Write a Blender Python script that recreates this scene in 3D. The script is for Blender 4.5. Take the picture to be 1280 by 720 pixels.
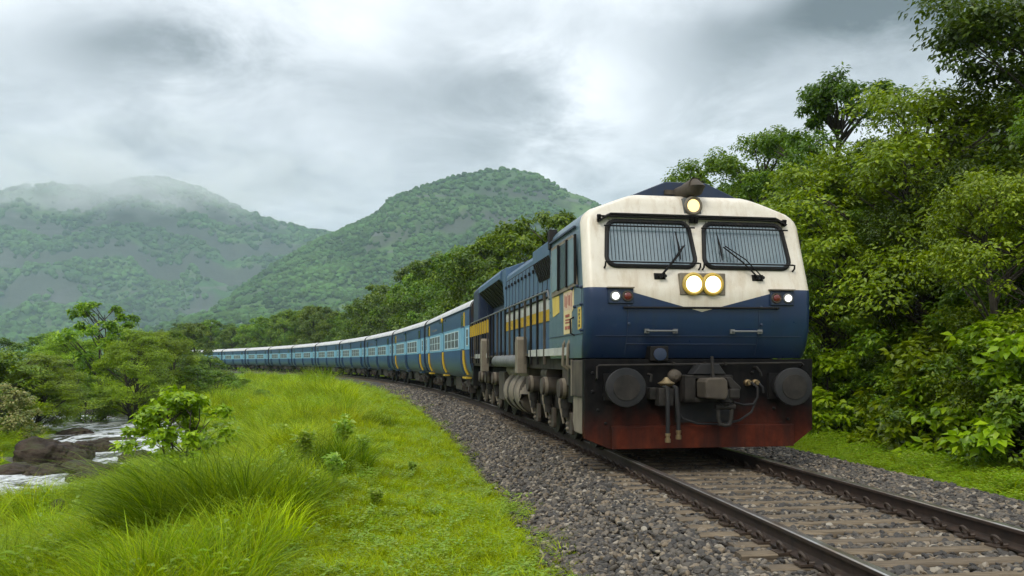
import bpy, bmesh, math, random
import numpy as np
from math import radians, sin, cos, pi
from mathutils import Vector, Matrix, Euler

# ------------------------------------------------------------------ camera, world, sun, exposure
for o in list(bpy.data.objects):
    bpy.data.objects.remove(o)
S = bpy.context.scene
COL = S.collection
cam_d = bpy.data.cameras.new("camera"); cam = bpy.data.objects.new("camera", cam_d); COL.objects.link(cam)
cam.location = (0, 0, 1.35); cam.rotation_euler = (radians(90), 0, 0)
cam_d.sensor_width = 36; cam_d.lens = 28.125; cam_d.shift_y = 92/1280
cam_d.clip_start = 0.1; cam_d.clip_end = 20000
S.camera = cam
S.view_settings.view_transform = 'Standard'; S.view_settings.look = 'None'
S.view_settings.gamma = 1; S.view_settings.use_curve_mapping = False
S.view_settings.exposure = 0.15
S.render.engine = 'CYCLES'
cy = S.cycles
cy.use_denoising = True; cy.use_adaptive_sampling = True; cy.adaptive_threshold = 0.025
cy.max_bounces = 5; cy.diffuse_bounces = 3; cy.glossy_bounces = 3; cy.transmission_bounces = 4
cy.transparent_max_bounces = 8; cy.volume_bounces = 2; cy.sample_clamp_indirect = 6
cy.volume_step_rate = 2.0; cy.volume_max_steps = 96

SUN_EL, SUN_AZ = 48, 205          # azimuth clockwise from +Y
W = bpy.data.worlds.new("World"); S.world = W; W.use_nodes = True
def build_world():
    nt = W.node_tree; nt.nodes.clear(); N = nt.nodes.new; L = nt.links.new
    out = N('ShaderNodeOutputWorld'); bg = N('ShaderNodeBackground'); L(bg.outputs[0], out.inputs[0])
    sky = N('ShaderNodeTexSky'); sky.sky_type = 'NISHITA'; sky.sun_disc = False
    sky.sun_elevation = radians(SUN_EL); sky.sun_rotation = radians(SUN_AZ)
    sky.air_density = 1.0; sky.dust_density = 2.0
    tc = N('ShaderNodeTexCoord'); sep = N('ShaderNodeSeparateXYZ'); L(tc.outputs['Generated'], sep.inputs[0])
    def M(op, a, b=None, c=None, clamp=False):
        n = N('ShaderNodeMath'); n.operation = op; n.use_clamp = clamp
        for i, v in enumerate((a, b, c)):
            if v is None: continue
            if isinstance(v, (int, float)): n.inputs[i].default_value = v
            else: L(v, n.inputs[i])
        return n.outputs[0]
    x, y, z = sep.outputs
    # cloud layer seen in perspective: direction projected on a plane overhead
    zz = M('ADD', M('MAXIMUM', z, 0.0), 0.22)
    comb = N('ShaderNodeCombineXYZ'); L(M('DIVIDE', x, zz), comb.inputs[0]); L(M('DIVIDE', y, zz), comb.inputs[1])
    def noise(sc, det, rough, off, dist=0.0):
        mp = N('ShaderNodeMapping'); L(comb.outputs[0], mp.inputs[0]); mp.inputs['Location'].default_value = off
        n = N('ShaderNodeTexNoise'); n.inputs['Scale'].default_value = sc; n.inputs['Detail'].default_value = det
        n.inputs['Roughness'].default_value = rough; n.inputs['Distortion'].default_value = dist
        L(mp.outputs[0], n.inputs['Vector']); return n.outputs['Fac']
    n1 = noise(1.1, 5, 0.55, (3.1, 1.7, 0), 0.3)
    n2 = noise(3.4, 6, 0.62, (7.7, 2.3, 0), 0.4)
    # the broad dark and bright masses of this overcast (direction = azimuth tangent, elevation tangent)
    az = M('DIVIDE', x, M('MAXIMUM', y, 0.05)); el = M('DIVIDE', z, M('MAXIMUM', y, 0.05))
    front = M('GREATER_THAN', y, 0.05)
    wob = M('MULTIPLY', M('SUBTRACT', n2, 0.5), 0.28)
    wob2 = M('MULTIPLY', M('SUBTRACT', n1, 0.5), 0.22)
    def blob(px, py, rx, ry, amp):
        a = M('DIVIDE', M('SUBTRACT', M('ADD', az, wob), (px-640)/1000), rx/1000)
        b = M('DIVIDE', M('SUBTRACT', M('ADD', el, wob2), (452-py)/1000), ry/1000)
        q = M('ADD', M('MULTIPLY', a, a), M('MULTIPLY', b, b))
        return M('MULTIPLY', M('MULTIPLY', M('EXPONENT', M('MULTIPLY', q, -1.0)), amp), front)
    t = M('ADD', M('MULTIPLY', M('SUBTRACT', n1, 0.5), 0.85), M('MULTIPLY', M('SUBTRACT', n2, 0.5), 0.95))
    for b in [(190, 90, 120, 50, -.54), (610, 130, 170, 75, -.40), (1110, 15, 270, 80, -.80), (950, 60, 150, 55, -.20), (860, 125, 60, 60, -.16),
              (745, 100, 80, 50, .36), (905, 8, 80, 30, .22), (390, 45, 150, 50, .16), (300, 165, 150, 60, .08), (50, 25, 120, 40, .08), (230, 250, 330, 70, -.20)]:
        t = M('ADD', t, blob(*b))
    # overcast: brighter toward the zenith
    base = M('ADD', 0.53, M('MULTIPLY', M('MAXIMUM', z, 0.0), 1.25))
    val = M('MAXIMUM', M('ADD', base, t), 0.12)
    val = M('MULTIPLY', val, SKY_GAIN)
    cc = N('ShaderNodeCombineColor')
    # thick cloud slightly bluer, thin cloud whiter
    k = M('MULTIPLY', M('SUBTRACT', t, 0.0), 0.10)
    L(M('MULTIPLY', val, M('ADD', 0.945, k)), cc.inputs[0]); L(M('MULTIPLY', val, M('ADD', 0.985, M('MULTIPLY', k, .5))), cc.inputs[1]); L(M('MULTIPLY', val, 1.04), cc.inputs[2])
    sk = N('ShaderNodeVectorMath'); sk.operation = 'SCALE'; L(sky.outputs[0], sk.inputs[0]); sk.inputs['Scale'].default_value = 0.08
    mix = N('ShaderNodeMix'); mix.data_type = 'RGBA'; mix.inputs['Factor'].default_value = 0.93
    L(sk.outputs[0], mix.inputs['A']); L(cc.outputs[0], mix.inputs['B'])
    L(mix.outputs['Result'], bg.inputs['Color']); bg.inputs['Strength'].default_value = 1.0
    W.cycles.sampling_method = 'MANUAL'; W.cycles.sample_map_resolution = 512
SKY_GAIN = 1.02
build_world()
sun_d = bpy.data.lights.new("sun", 'SUN'); sun = bpy.data.objects.new("sun", sun_d); COL.objects.link(sun)
sun_d.energy = 1.5; sun_d.angle = radians(18); sun_d.color = (1.0, 0.94, 0.82)
sun.rotation_euler = (radians(90-SUN_EL), 0, radians(180-SUN_AZ)); sun.location = (0, -20, 60)

rng = np.random.default_rng(7)
rnd = random.Random(11)

# ------------------------------------------------------------------ helpers
def setp(o, label=None, cat=None, group=None, kind=None):
    if label: o['label'] = label
    if cat: o['category'] = cat
    if group: o['group'] = group
    if kind: o['kind'] = kind
    return o
def link(o, parent=None, col=None):
    (col or COL).objects.link(o)
    if parent is not None: o.parent = parent
    return o
def empty(name, loc=(0, 0, 0), rz=0.0):
    o = bpy.data.objects.new(name, None); o.location = loc; o.rotation_euler = (0, 0, rz); o.empty_display_size = .2
    return link(o)
def children_of(o): return CH.get(o.name, [])
CH = {}
def copy_tree(o, parent=None):
    c = o.copy(); COL.objects.link(c); c.parent = parent
    for ch in o.children: copy_tree(ch, c)
    return c
def np_mesh(name, V, F, smooth=False):
    """V (n,3) float, F (m,k) int with constant k"""
    V = np.asarray(V, np.float32); F = np.asarray(F, np.int32)
    me = bpy.data.meshes.new(name); n, k = F.shape
    me.vertices.add(len(V)); me.vertices.foreach_set('co', V.ravel())
    me.loops.add(n*k); me.loops.foreach_set('vertex_index', F.ravel())
    me.polygons.add(n); me.polygons.foreach_set('loop_start', np.arange(0, n*k, k, dtype=np.int32))
    if smooth: me.polygons.foreach_set('use_smooth', np.ones(n, bool))
    me.update(calc_edges=True); return me
class MB:
    def __init__(s): s.v = []; s.f = []; s.marks = []
    def add(s, vs, fs):
        b = len(s.v); s.marks.append((b, len(s.f))); s.v += [tuple(v) for v in vs]; s.f += [tuple(i+b for i in f) for f in fs]; return s
    def box(s, x0, x1, y0, y1, z0, z1):
        return s.add([(x0,y0,z0),(x1,y0,z0),(x1,y1,z0),(x0,y1,z0),(x0,y0,z1),(x1,y0,z1),(x1,y1,z1),(x0,y1,z1)],
                     [(0,3,2,1),(4,5,6,7),(0,1,5,4),(1,2,6,5),(2,3,7,6),(3,0,4,7)])
    def bar(s, p0, p1, w, h):
        p0 = Vector(p0); p1 = Vector(p1); d = (p1-p0).normalized()
        up = Vector((0,0,1)) if abs(d.z) < .95 else Vector((0,1,0))
        a = d.cross(up).normalized()*w/2; b = a.cross(d).normalized()*h/2
        vs = [p0-a-b, p0+a-b, p0+a+b, p0-a+b, p1-a-b, p1+a-b, p1+a+b, p1-a+b]
        return s.add(vs, [(0,1,2,3),(7,6,5,4),(0,4,5,1),(1,5,6,2),(2,6,7,3),(3,7,4,0)])
    def prism(s, poly, axis, a, b):
        """poly: list of 2-d points; axis 'x': points are (y,z), 'y': (x,z), 'z': (x,y)"""
        def P(p, t): return {'x': (t, p[0], p[1]), 'y': (p[0], t, p[1]), 'z': (p[0], p[1], t)}[axis]
        n = len(poly); vs = [P(p, a) for p in poly] + [P(p, b) for p in poly]
        fs = [tuple(range(n))[::-1], tuple(range(n, 2*n))] + [(i, (i+1) % n, n+(i+1) % n, n+i) for i in range(n)]
        return s.add(vs, fs)
    def tube(s, path, r, n=8, closed=False, cap=True):
        P = [Vector(p) for p in path]; m = len(P); rr = r if isinstance(r, (list, tuple)) else [r]*m
        vs = []; fs = []; prev = None
        for i in range(m):
            if closed: d = P[(i+1) % m]-P[i-1]
            else: d = P[min(i+1, m-1)]-P[max(i-1, 0)]
            d = d.normalized() if d.length > 1e-9 else Vector((0, 0, 1))
            if prev is None: a = d.orthogonal().normalized()
            else:
                a = prev - d*prev.dot(d); a = a.normalized() if a.length > 1e-6 else d.orthogonal().normalized()
            prev = a; b = d.cross(a)
            for k in range(n):
                t = 2*pi*k/n; vs.append(P[i] + (a*cos(t)+b*sin(t))*rr[i])
        for i in range(m if closed else m-1):
            j = (i+1) % m
            for k in range(n): fs.append((i*n+k, i*n+(k+1) % n, j*n+(k+1) % n, j*n+k))
        if cap and not closed: fs.append(tuple(range(n))[::-1]); fs.append(tuple(range((m-1)*n, m*n)))
        return s.add(vs, fs)
    def cyl(s, p0, p1, r, n=20, r1=None): return s.tube([p0, p1], [r, r if r1 is None else r1], n)
    def lathe(s, prof, origin, axis, n=28):
        """prof: list of (t along axis, radius)"""
        o = Vector(origin); d = Vector(axis).normalized()
        return s.tube([o+d*(t+i*1e-7) for i, (t, r) in enumerate(prof)], [r for t, r in prof], n)
    def mesh(s, name, smooth=30):
        me = bpy.data.meshes.new(name); me.from_pydata(s.v, [], s.f)
        bm = bmesh.new(); bm.from_mesh(me); bmesh.ops.recalc_face_normals(bm, faces=bm.faces); bm.to_mesh(me); bm.free()
        if smooth:
            me.polygons.foreach_set('use_smooth', [True]*len(me.polygons)); me.set_sharp_from_angle(angle=radians(smooth))
        return me
    def objs(s, name, mat, parent=None, smooth=30, bevel=0):
        """one object for each piece that was added"""
        out = []; mk = s.marks + [(len(s.v), len(s.f))]
        for (v0, f0), (v1, f1) in zip(mk[:-1], mk[1:]):
            q = MB(); q.v = s.v[v0:v1]; q.f = [tuple(i-v0 for i in f) for f in s.f[f0:f1]]; out.append(q.obj(name, mat, parent, smooth, bevel))
        return out
    def obj(s, name, mat, parent=None, smooth=30, bevel=0):
        o = bpy.data.objects.new(name, s.mesh(name, smooth)); o.data.materials.append(mat); link(o, parent)
        if bevel:
            b = o.modifiers.new('bevel', 'BEVEL'); b.width = bevel; b.segments = 2; b.limit_method = 'ANGLE'; b.angle_limit = radians(40)
            b.harden_normals = False
        return o
def mobj(name, me, mat, parent=None):
    o = bpy.data.objects.new(name, me)
    if mat and not me.materials: me.materials.append(mat)
    return link(o, parent)
# value noise for terrain
def vn(x, y, seed=0):
    x = np.asarray(x, float); y = np.asarray(y, float)
    xi = np.floor(x).astype(np.int64); yi = np.floor(y).astype(np.int64); fx = x-xi; fy = y-yi
    fx = fx*fx*(3-2*fx); fy = fy*fy*(3-2*fy)
    def h(a, b):
        n = (a*374761393 + b*668265263 + seed*982451653) & 0x7fffffff
        n = ((n ^ (n >> 13))*1274126177) & 0x7fffffff
        return ((n ^ (n >> 16)) & 0xffff)/65535.0
    return (h(xi,yi)*(1-fx)+h(xi+1,yi)*fx)*(1-fy)+(h(xi,yi+1)*(1-fx)+h(xi+1,yi+1)*fx)*fy
def fbm(x, y, seed=0, oct=4):
    t = 0; a = .5
    for i in range(oct): t = t + a*(vn(x*2**i, y*2**i, seed+i*17)-.5); a *= .5
    return t
def sstep(a, b, x):
    t = np.clip((x-a)/(b-a), 0, 1); return t*t*(3-2*t)

# ------------------------------------------------------------------ materials
class NT:
    def __init__(s, name):
        s.m = bpy.data.materials.new(name); s.m.use_nodes = True; s.t = s.m.node_tree; s.t.nodes.clear()
        s.out = s.n('ShaderNodeOutputMaterial'); s.b = s.n('ShaderNodeBsdfPrincipled'); s.l(s.b.outputs[0], s.out.inputs[0])
        s._tc = None
    def n(s, k): return s.t.nodes.new(k)
    def l(s, a, b): s.t.links.new(a, b)
    def tc(s, w='Object'):
        if s._tc is None: s._tc = s.n('ShaderNodeTexCoord')
        return s._tc.outputs[w]
    def set(s, sock, v):
        if hasattr(v, 'is_linked') or hasattr(v, 'links'): s.l(v, sock)
        elif isinstance(v, (tuple, list)) and len(v) == 3 and sock.type == 'RGBA': sock.default_value = (*v, 1)
        else: sock.default_value = v
    def math(s, op, a, b=None, c=None, clamp=False):
        n = s.n('ShaderNodeMath'); n.operation = op; n.use_clamp = clamp
        for i, v in enumerate((a, b, c)):
            if v is not None: s.set(n.inputs[i], v)
        return n.outputs[0]
    def map(s, scale=(1,1,1), loc=(0,0,0), vec=None):
        n = s.n('ShaderNodeMapping'); s.l(vec or s.tc(), n.inputs[0]); n.inputs['Scale'].default_value = scale; n.inputs['Location'].default_value = loc
        return n.outputs[0]
    def noise(s, scale, det=4, rough=.55, vec=None, dist=0):
        n = s.n('ShaderNodeTexNoise'); n.inputs['Scale'].default_value = scale; n.inputs['Detail'].default_value = det
        n.inputs['Roughness'].default_value = rough; n.inputs['Distortion'].default_value = dist
        s.l(vec or s.tc(), n.inputs['Vector']); return n.outputs['Fac']
    def ramp(s, fac, *stops):
        n = s.n('ShaderNodeValToRGB'); s.l(fac, n.inputs[0]); e = n.color_ramp.elements
        while len(e) < len(stops): e.new(.5)
        for el, (p, c) in zip(e, stops):
            el.position = p; el.color = (*c, 1) if isinstance(c, (tuple, list)) else (c, c, c, 1)
        return n.outputs[0]
    def mix(s, f, a, b, mode='MIX'):
        n = s.n('ShaderNodeMix'); n.data_type = 'RGBA'; n.blend_type = mode
        s.set(n.inputs['Factor'], f); s.set(n.inputs['A'], a); s.set(n.inputs['B'], b); return n.outputs['Result']
    def sep(s, vec=None):
        n = s.n('ShaderNodeSeparateXYZ'); s.l(vec or s.tc(), n.inputs[0]); return n.outputs
    def bump(s, h, strength=.3, dist=.02):
        n = s.n('ShaderNodeBump'); n.inputs['Strength'].default_value = strength; n.inputs['Distance'].default_value = dist
        s.l(h, n.inputs['Height']); s.l(n.outputs[0], s.b.inputs['Normal'])
    def fin(s, col=None, rough=.6, metal=0, spec=.5):
        if col is not None: s.set(s.b.inputs['Base Color'], col)
        s.set(s.b.inputs['Roughness'], rough); s.set(s.b.inputs['Metallic'], metal); s.set(s.b.inputs['Specular IOR Level'], spec)
        return s.m
MAT = {}
def worn(name, c1, c2, dirt=(.05,.04,.03), amt=.5, rough=.5, scale=3.0, metal=0, streak=True, spec=.4, bump=.08):
    """painted or bare metal with blotches, vertical dirt streaks"""
    t = NT(name); a = t.noise(scale, 6, .6)
    col = t.mix(t.ramp(a, (.3, 0.0), (.7, 1.0)), c1, c2)
    if streak:
        st = t.noise(1.0, 5, .65, t.map((9, 9, .7)))
        b = t.noise(1.3, 5, .6, t.map((1,1,1), (5,3,1)))
        f = t.math('MULTIPLY', t.ramp(st, (.48, 0.0), (.72, 1.0)), t.ramp(b, (.35, .25), (.65, 1.0)))
    else:
        f = t.ramp(t.noise(scale*2.3, 6, .65, t.map((1,1,1), (2,7,4))), (.5, 0.0), (.75, 1.0))
    col = t.mix(t.math('MULTIPLY', f, amt), col, dirt)
    t.bump(t.noise(scale*9, 4, .6), bump, .01)
    r = t.math('ADD', t.math('MULTIPLY', f, .25), rough, clamp=True)
    MAT[name] = t.fin(col, r, metal, spec); return MAT[name]
def emis(name, col, strength):
    t = NT(name); t.b.inputs['Base Color'].default_value = (*col, 1); t.b.inputs['Emission Color'].default_value = (*col, 1)
    t.b.inputs['Emission Strength'].default_value = strength; MAT[name] = t.fin(None, .2); t.m.cycles.emission_sampling = 'NONE'; return MAT[name]
def leafmat(name, c1, c2, c3, trans=.34, rough=.36, spec=.38, big=.35, tcol=1.5, var=.56):
    t = NT(name)
    g = t.n('ShaderNodeNewGeometry'); oi = t.n('ShaderNodeObjectInfo')
    col = t.ramp(g.outputs['Random Per Island'], (0.0, c1), (.55, c2), (1.0, c3))
    nz = t.noise(big, 1, .5, g.outputs['Position'] if 'hill' in name else None)
    col = t.mix(t.ramp(nz, (.35, 0.0), (.65, .55)), col, tuple(v*.6 for v in c1))
    hs = t.n('ShaderNodeHueSaturation'); t.l(col, hs.inputs['Color'])
    t.l(t.math('ADD', .497, t.math('MULTIPLY', oi.outputs['Random'], .022)), hs.inputs['Hue'])
    t.l(t.math('ADD', 1.06-var/2, t.math('MULTIPLY', oi.outputs['Random'], var)), hs.inputs['Value'])
    t.fin(hs.outputs[0], rough, 0, spec)
    tr = t.n('ShaderNodeBsdfTranslucent')
    gm = t.mix(1.0, hs.outputs[0], (tcol*1.05, tcol, tcol*.45), 'MULTIPLY'); t.l(gm, tr.inputs['Color'])
    mx = t.n('ShaderNodeMixShader'); mx.inputs[0].default_value = trans
    t.l(t.b.outputs[0], mx.inputs[1]); t.l(tr.outputs[0], mx.inputs[2]); t.l(mx.outputs[0], t.out.inputs[0])
    MAT[name] = t.m; return t.m

leafmat('leaf_dark', (.042,.085,.005), (.088,.155,.008), (.18,.26,.016))
leafmat('leaf_mid', (.072,.135,.003), (.145,.24,.005), (.28,.36,.016))
leafmat('leaf_bright', (.135,.215,.002), (.235,.34,.004), (.38,.48,.012))
leafmat('leaf_olive', (.080,.140,.004), (.155,.240,.007), (.27,.34,.02))
leafmat('leaf_far', (.062,.125,.006), (.118,.205,.009), (.21,.29,.018), trans=.25)
leafmat('leaf_flower', (.09,.16,.02), (.30,.30,.10), (.5,.42,.2))
leafmat('grass_blade', (.215,.275,.0015), (.36,.43,.002), (.56,.60,.008), trans=.34, big=.6, rough=.5, spec=.12)
leafmat('grass_dark', (.105,.165,.0015), (.20,.29,.002), (.40,.47,.006), trans=.38, big=.5, rough=.5, spec=.12)
leafmat('tussock', (.050,.100,.0015), (.125,.215,.002), (.33,.42,.006), trans=.36, big=.5, rough=.5, spec=.12, var=.2)
leafmat('weed', (.17,.27,.012), (.28,.40,.025), (.46,.54,.12), trans=.4, var=.12)
leafmat('hill_tree', (.028,.066,.022), (.046,.096,.030), (.080,.140,.038), trans=.0, big=.008, rough=1.0, spec=.0, var=.8)

t = NT('bark'); v = t.map((6,6,1)); a = t.noise(2.5, 6, .65, v); t.bump(a, .8, .05)
MAT['bark'] = t.fin(t.ramp(a, (.3, (.018,.014,.01)), (.7, (.085,.07,.052))), .9)

def ground_mat():
    t = NT('ground'); a = t.noise(.35, 6, .6); b = t.noise(4.0, 6, .65); c = t.noise(.05, 4, .5)
    g = t.mix(t.ramp(b, (.3, 0.0), (.7, 1.0)), (.075,.135,.004), (.14,.23,.008))
    e = t.mix(t.ramp(b, (.35, 0.0), (.65, 1.0)), (.035,.03,.014), (.075,.07,.03))
    col = t.mix(t.ramp(a, (.58, 0.0), (.72, .8)), g, e)
    col = t.mix(t.ramp(c, (.4, 0.0), (.6, .5)), col, (.09,.16,.012))
    t.bump(b, .7, .06); MAT['ground'] = t.fin(col, .95, 0, .1)
ground_mat()
t = NT('wet_mud'); b = t.noise(5, 6, .65); t.bump(b, .8, .05)
MAT['wet_mud'] = t.fin(t.ramp(b, (.3, (.022,.017,.012)), (.7, (.075,.055,.04))), .45)
def stone_mat(name, dark, mid, light, tan):
    t = NT(name); oi = t.n('ShaderNodeObjectInfo')
    c = t.ramp(oi.outputs['Random'], (0, dark), (.45, mid), (.72, light), (.88, tan), (1.0, (.34,.30,.235)))
    n = t.noise(30, 5, .6); c = t.mix(t.ramp(n, (.3, 0.0), (.75, .5)), c, (.05,.042,.034))
    t.bump(t.noise(60, 4, .6), .25, .006); MAT[name] = t.fin(c, .62, 0, .4)
stone_mat('ballast_stone', (.022,.021,.020), (.064,.055,.044), (.130,.110,.084), (.20,.15,.092))
t = NT('ballast_bed'); b = t.noise(28, 5, .7); t.bump(b, 1, .04)
MAT['ballast_bed'] = t.fin(t.ramp(b, (.3, (.018,.016,.014)), (.7, (.10,.09,.08))), .9)
t = NT('boulder'); b = t.noise(2.2, 8, .65); c = t.noise(1.1, 4, .5, t.map((1,1,1),(3,1,2))); t.bump(t.noise(7, 8, .7), .9, .10)
col = t.ramp(b, (.3, (.014,.010,.007)), (.7, (.080,.056,.038)))
g = t.n('ShaderNodeNewGeometry'); nz = t.sep(g.outputs['Normal'])[2]
MAT['boulder'] = t.fin(t.mix(t.math('MULTIPLY', t.ramp(nz, (.55, 0.0), (.95, .7)), t.ramp(c, (.5, 0.0), (.6, 1.0))), col, (.04,.05,.012)), .75, 0, .25)
def water_mat():
    t = NT('stream_water')
    v = t.map((1,1,1)); n1 = t.noise(1.6, 5, .6, v, .6); n2 = t.noise(6, 4, .6, v, .4)
    foam = t.math('MULTIPLY', t.ramp(t.noise(.9, 6, .68, t.map((1.3,.55,1)), 1.2), (.42, 0.0), (.56, 1.0)), t.ramp(n2, (.3, .4), (.6, 1.0)))
    t.bump(t.math('ADD', n1, t.math('MULTIPLY', n2, .4)), .7, .12)
    MAT['stream_water'] = t.fin(t.mix(foam, (.035,.036,.026), (.72,.75,.76)), t.math('ADD', .06, t.math('MULTIPLY', foam, .5)), 0, .6)
water_mat()
# timber-like weathered sleepers
t = NT('sleeper'); v = t.map((1.2, 14, 14)); a = t.noise(2.5, 7, .65, v); b = t.noise(1.7, 4, .6); oi = t.n('ShaderNodeObjectInfo')
c = t.ramp(a, (.28, (.038,.028,.019)), (.5, (.15,.115,.075)), (.75, (.29,.23,.155)))
c = t.mix(t.ramp(b, (.5, 0.0), (.75, .7)), c, (.045,.036,.028))
c = t.mix(t.math('MULTIPLY', oi.outputs['Random'], .45), c, (.10,.08,.06)); t.bump(a, .5, .012)
MAT['sleeper'] = t.fin(c, .85, 0, .2)
def rail_mat():
    t = NT('rail_steel'); z = t.sep()[2]; n = t.noise(9, 6, .65); n2 = t.noise(2.2, 4, .6)
    rust = t.mix(t.ramp(n, (.3, 0.0), (.7, 1.0)), (.016,.011,.008), (.045,.026,.016))
    top = t.ramp(t.math('ADD', z, t.math('MULTIPLY', t.math('SUBTRACT', n2, .5), .004)), (0.0, 0.0), (1.0, 1.0))
    f = t.n('ShaderNodeMapRange'); t.l(z, f.inputs[0]); f.inputs[1].default_value = -.012; f.inputs[2].default_value = -.005
    steel = t.mix(t.ramp(n2, (.35, 0.0), (.65, .8)), (.52,.50,.48), (.30,.22,.15))
    MAT['rail_steel'] = t.fin(t.mix(f.outputs[0], rust, steel), t.math('SUBTRACT', .75, t.math('MULTIPLY', f.outputs[0], .47)), t.math('MULTIPLY', f.outputs[0], .9), .4)
    t.bump(n, .2, .004)
rail_mat()
worn('clip_iron', (.03,.02,.014), (.065,.042,.026), rough=.6, streak=False)

# locomotive paint: white upper cab, blue nose with a V edge, grey-blue sides
def cab_mat():
    t = NT('cab_paint'); x, y, z = t.sep()
    ax = t.math('ABSOLUTE', x)
    edge = t.math('MINIMUM', t.math('ADD', 2.03, t.math('MULTIPLY', ax, .262)), 2.35)
    white = t.math('GREATER_THAN', z, edge)
    yf = t.math('MULTIPLY', t.math('MAXIMUM', t.math('SUBTRACT', z, 2.3), 0.0), .3005)
    yl = t.math('DIVIDE', t.math('MAXIMUM', t.math('SUBTRACT', 2.0, z), 0.0), .6); yf = t.math('ADD', yf, t.math('MULTIPLY', t.math('MULTIPLY', yl, yl), .17))
    side = t.math('GREATER_THAN', t.math('SUBTRACT', y, yf), .135)
    n = t.noise(1.6, 6, .62); st = t.noise(1.0, 6, .68, t.map((8, 8, .6))); n3 = t.noise(6, 6, .65, t.map((1,1,1),(4,4,4)))
    wcol = t.mix(t.ramp(n, (.35, 0.0), (.75, 1.0)), (.72,.67,.57), (.60,.53,.42))
    wcol = t.mix(t.math('MULTIPLY', t.ramp(st, (.48, 0.0), (.74, 1.0)), .55), wcol, (.40,.29,.17))
    # rust tinge toward the bottom edge of the white and at corners
    lowf = t.n('ShaderNodeMapRange'); t.l(z, lowf.inputs[0]); lowf.inputs[1].default_value = 2.75; lowf.inputs[2].default_value = 2.2
    wcol = t.mix(t.math('MULTIPLY', t.math('MULTIPLY', lowf.outputs[0], t.ramp(n3, (.35, 0.0), (.7, 1.0))), .4), wcol, (.50,.40,.24))
    bcol = t.mix(t.ramp(n, (.3, 0.0), (.75, 1.0)), (.004,.017,.055), (.008,.028,.078))
    bcol = t.mix(t.math('MULTIPLY', t.ramp(st, (.5, 0.0), (.75, 1.0)), .5), bcol, (.016,.026,.045))
    bcol = t.mix(t.math('MULTIPLY', t.ramp(n3, (.6, 0.0), (.8, 1.0)), .35), bcol, (.06,.08,.10))
    nose_shade = t.n('ShaderNodeMapRange'); t.l(z, nose_shade.inputs[0]); nose_shade.inputs[1].default_value = 1.85; nose_shade.inputs[2].default_value = 1.4
    bcol = t.mix(t.math('MULTIPLY', nose_shade.outputs[0], .55), bcol, (.012,.018,.03))  # blue darkened toward the nose bottom, painting in the shade of its undercurve
    scol = t.mix(t.ramp(n, (.3, 0.0), (.75, 1.0)), (.075,.13,.175), (.12,.175,.20))
    scol = t.mix(t.math('MULTIPLY', t.ramp(st, (.5, 0.0), (.75, 1.0)), .5), scol, (.05,.06,.06))
    col = t.mix(side, t.mix(white, bcol, wcol), scol)
    t.bump(t.noise(2.2, 3, .5), .12, .02)
    MAT['cab_paint'] = t.fin(col, t.math('ADD', .18, t.math('MULTIPLY', n3, .28)), 0, .5)
cab_mat()
def beam_mat():
    t = NT('front_beam_paint'); x, y, z = t.sep(); n = t.noise(1.8, 7, .65); n2 = t.noise(7, 6, .7); st = t.noise(1, 5, .65, t.map((7,7,.8)))
    zz = t.math('ADD', z, t.math('MULTIPLY', t.math('SUBTRACT', n, .5), .7))
    zz = t.math('ADD', zz, t.math('MULTIPLY', t.math('ABSOLUTE', x), .08))
    f = t.n('ShaderNodeMapRange'); t.l(zz, f.inputs[0]); f.inputs[1].default_value = .86; f.inputs[2].default_value = .46
    red = t.mix(t.ramp(n2, (.35, 0.0), (.7, 1.0)), (.060,.013,.007), (.105,.024,.012))
    red = t.mix(t.ramp(st, (.40, 0.0), (.68, .85)), red, (.022,.012,.010))
    blk = t.mix(t.ramp(n2, (.35, 0.0), (.7, 1.0)), (.0045,.0045,.005), (.011,.0105,.0105))
    blk = t.mix(t.ramp(st, (.5, 0.0), (.72, .5)), blk, (.022,.018,.015))
    t.bump(n2, .2, .01)
    MAT['front_beam_paint'] = t.fin(t.mix(f.outputs[0], blk, red), .6, 0, .06)
beam_mat()
def hood_mat():
    t = NT('hood_paint'); x, y, z = t.sep(); n = t.noise(2.2, 6, .65); st = t.noise(1, 6, .68, t.map((8,8,.6)))
    b = t.mix(t.ramp(n, (.3, 0.0), (.75, 1.0)), (.045,.10,.18), (.085,.145,.215))
    b = t.mix(t.math('MULTIPLY', t.ramp(st, (.5, 0.0), (.72, 1.0)), .6), b, (.04,.06,.085))
    MAT['hood_paint'] = t.fin(b, .45, 0, .4)
    t = NT('stripe_paint'); x, y, z = t.sep(); n = t.noise(5, 6, .7); st = t.noise(1, 6, .68, t.map((14,14,1.2)))
    c = t.mix(t.math('GREATER_THAN', z, 2.25), (.58,.36,.012), (.62,.61,.57))
    c = t.mix(t.math('MULTIPLY', t.ramp(st, (.5, 0.0), (.68, 1.0)), .7), c, (.08,.07,.06))
    c = t.mix(t.ramp(n, (.6, 0.0), (.7, .8)), c, (.06,.10,.17))
    MAT['stripe_paint'] = t.fin(c, .5, 0, .4)
hood_mat()
worn('navy', (.012,.024,.055), (.022,.036,.07), rough=.45)
worn('black_iron', (.006,.006,.007), (.014,.013,.012), dirt=(.045,.037,.03), rough=.55, spec=.15)
worn('buffer_face', (.016,.017,.019), (.034,.033,.033), dirt=(.03,.025,.02), rough=.5, streak=False, spec=.15)
worn('brown_iron', (.036,.029,.022), (.085,.068,.048), dirt=(.03,.024,.018), rough=.75)
worn('tan_iron', (.15,.125,.09), (.235,.20,.15), dirt=(.05,.04,.03), rough=.7)
worn('grey_iron', (.10,.105,.105), (.17,.175,.17), dirt=(.05,.045,.04), rough=.65)
worn('cast_iron', (.014,.013,.012), (.040,.035,.030), dirt=(.02,.018,.016), rough=.6, scale=6, spec=.15)
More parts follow.
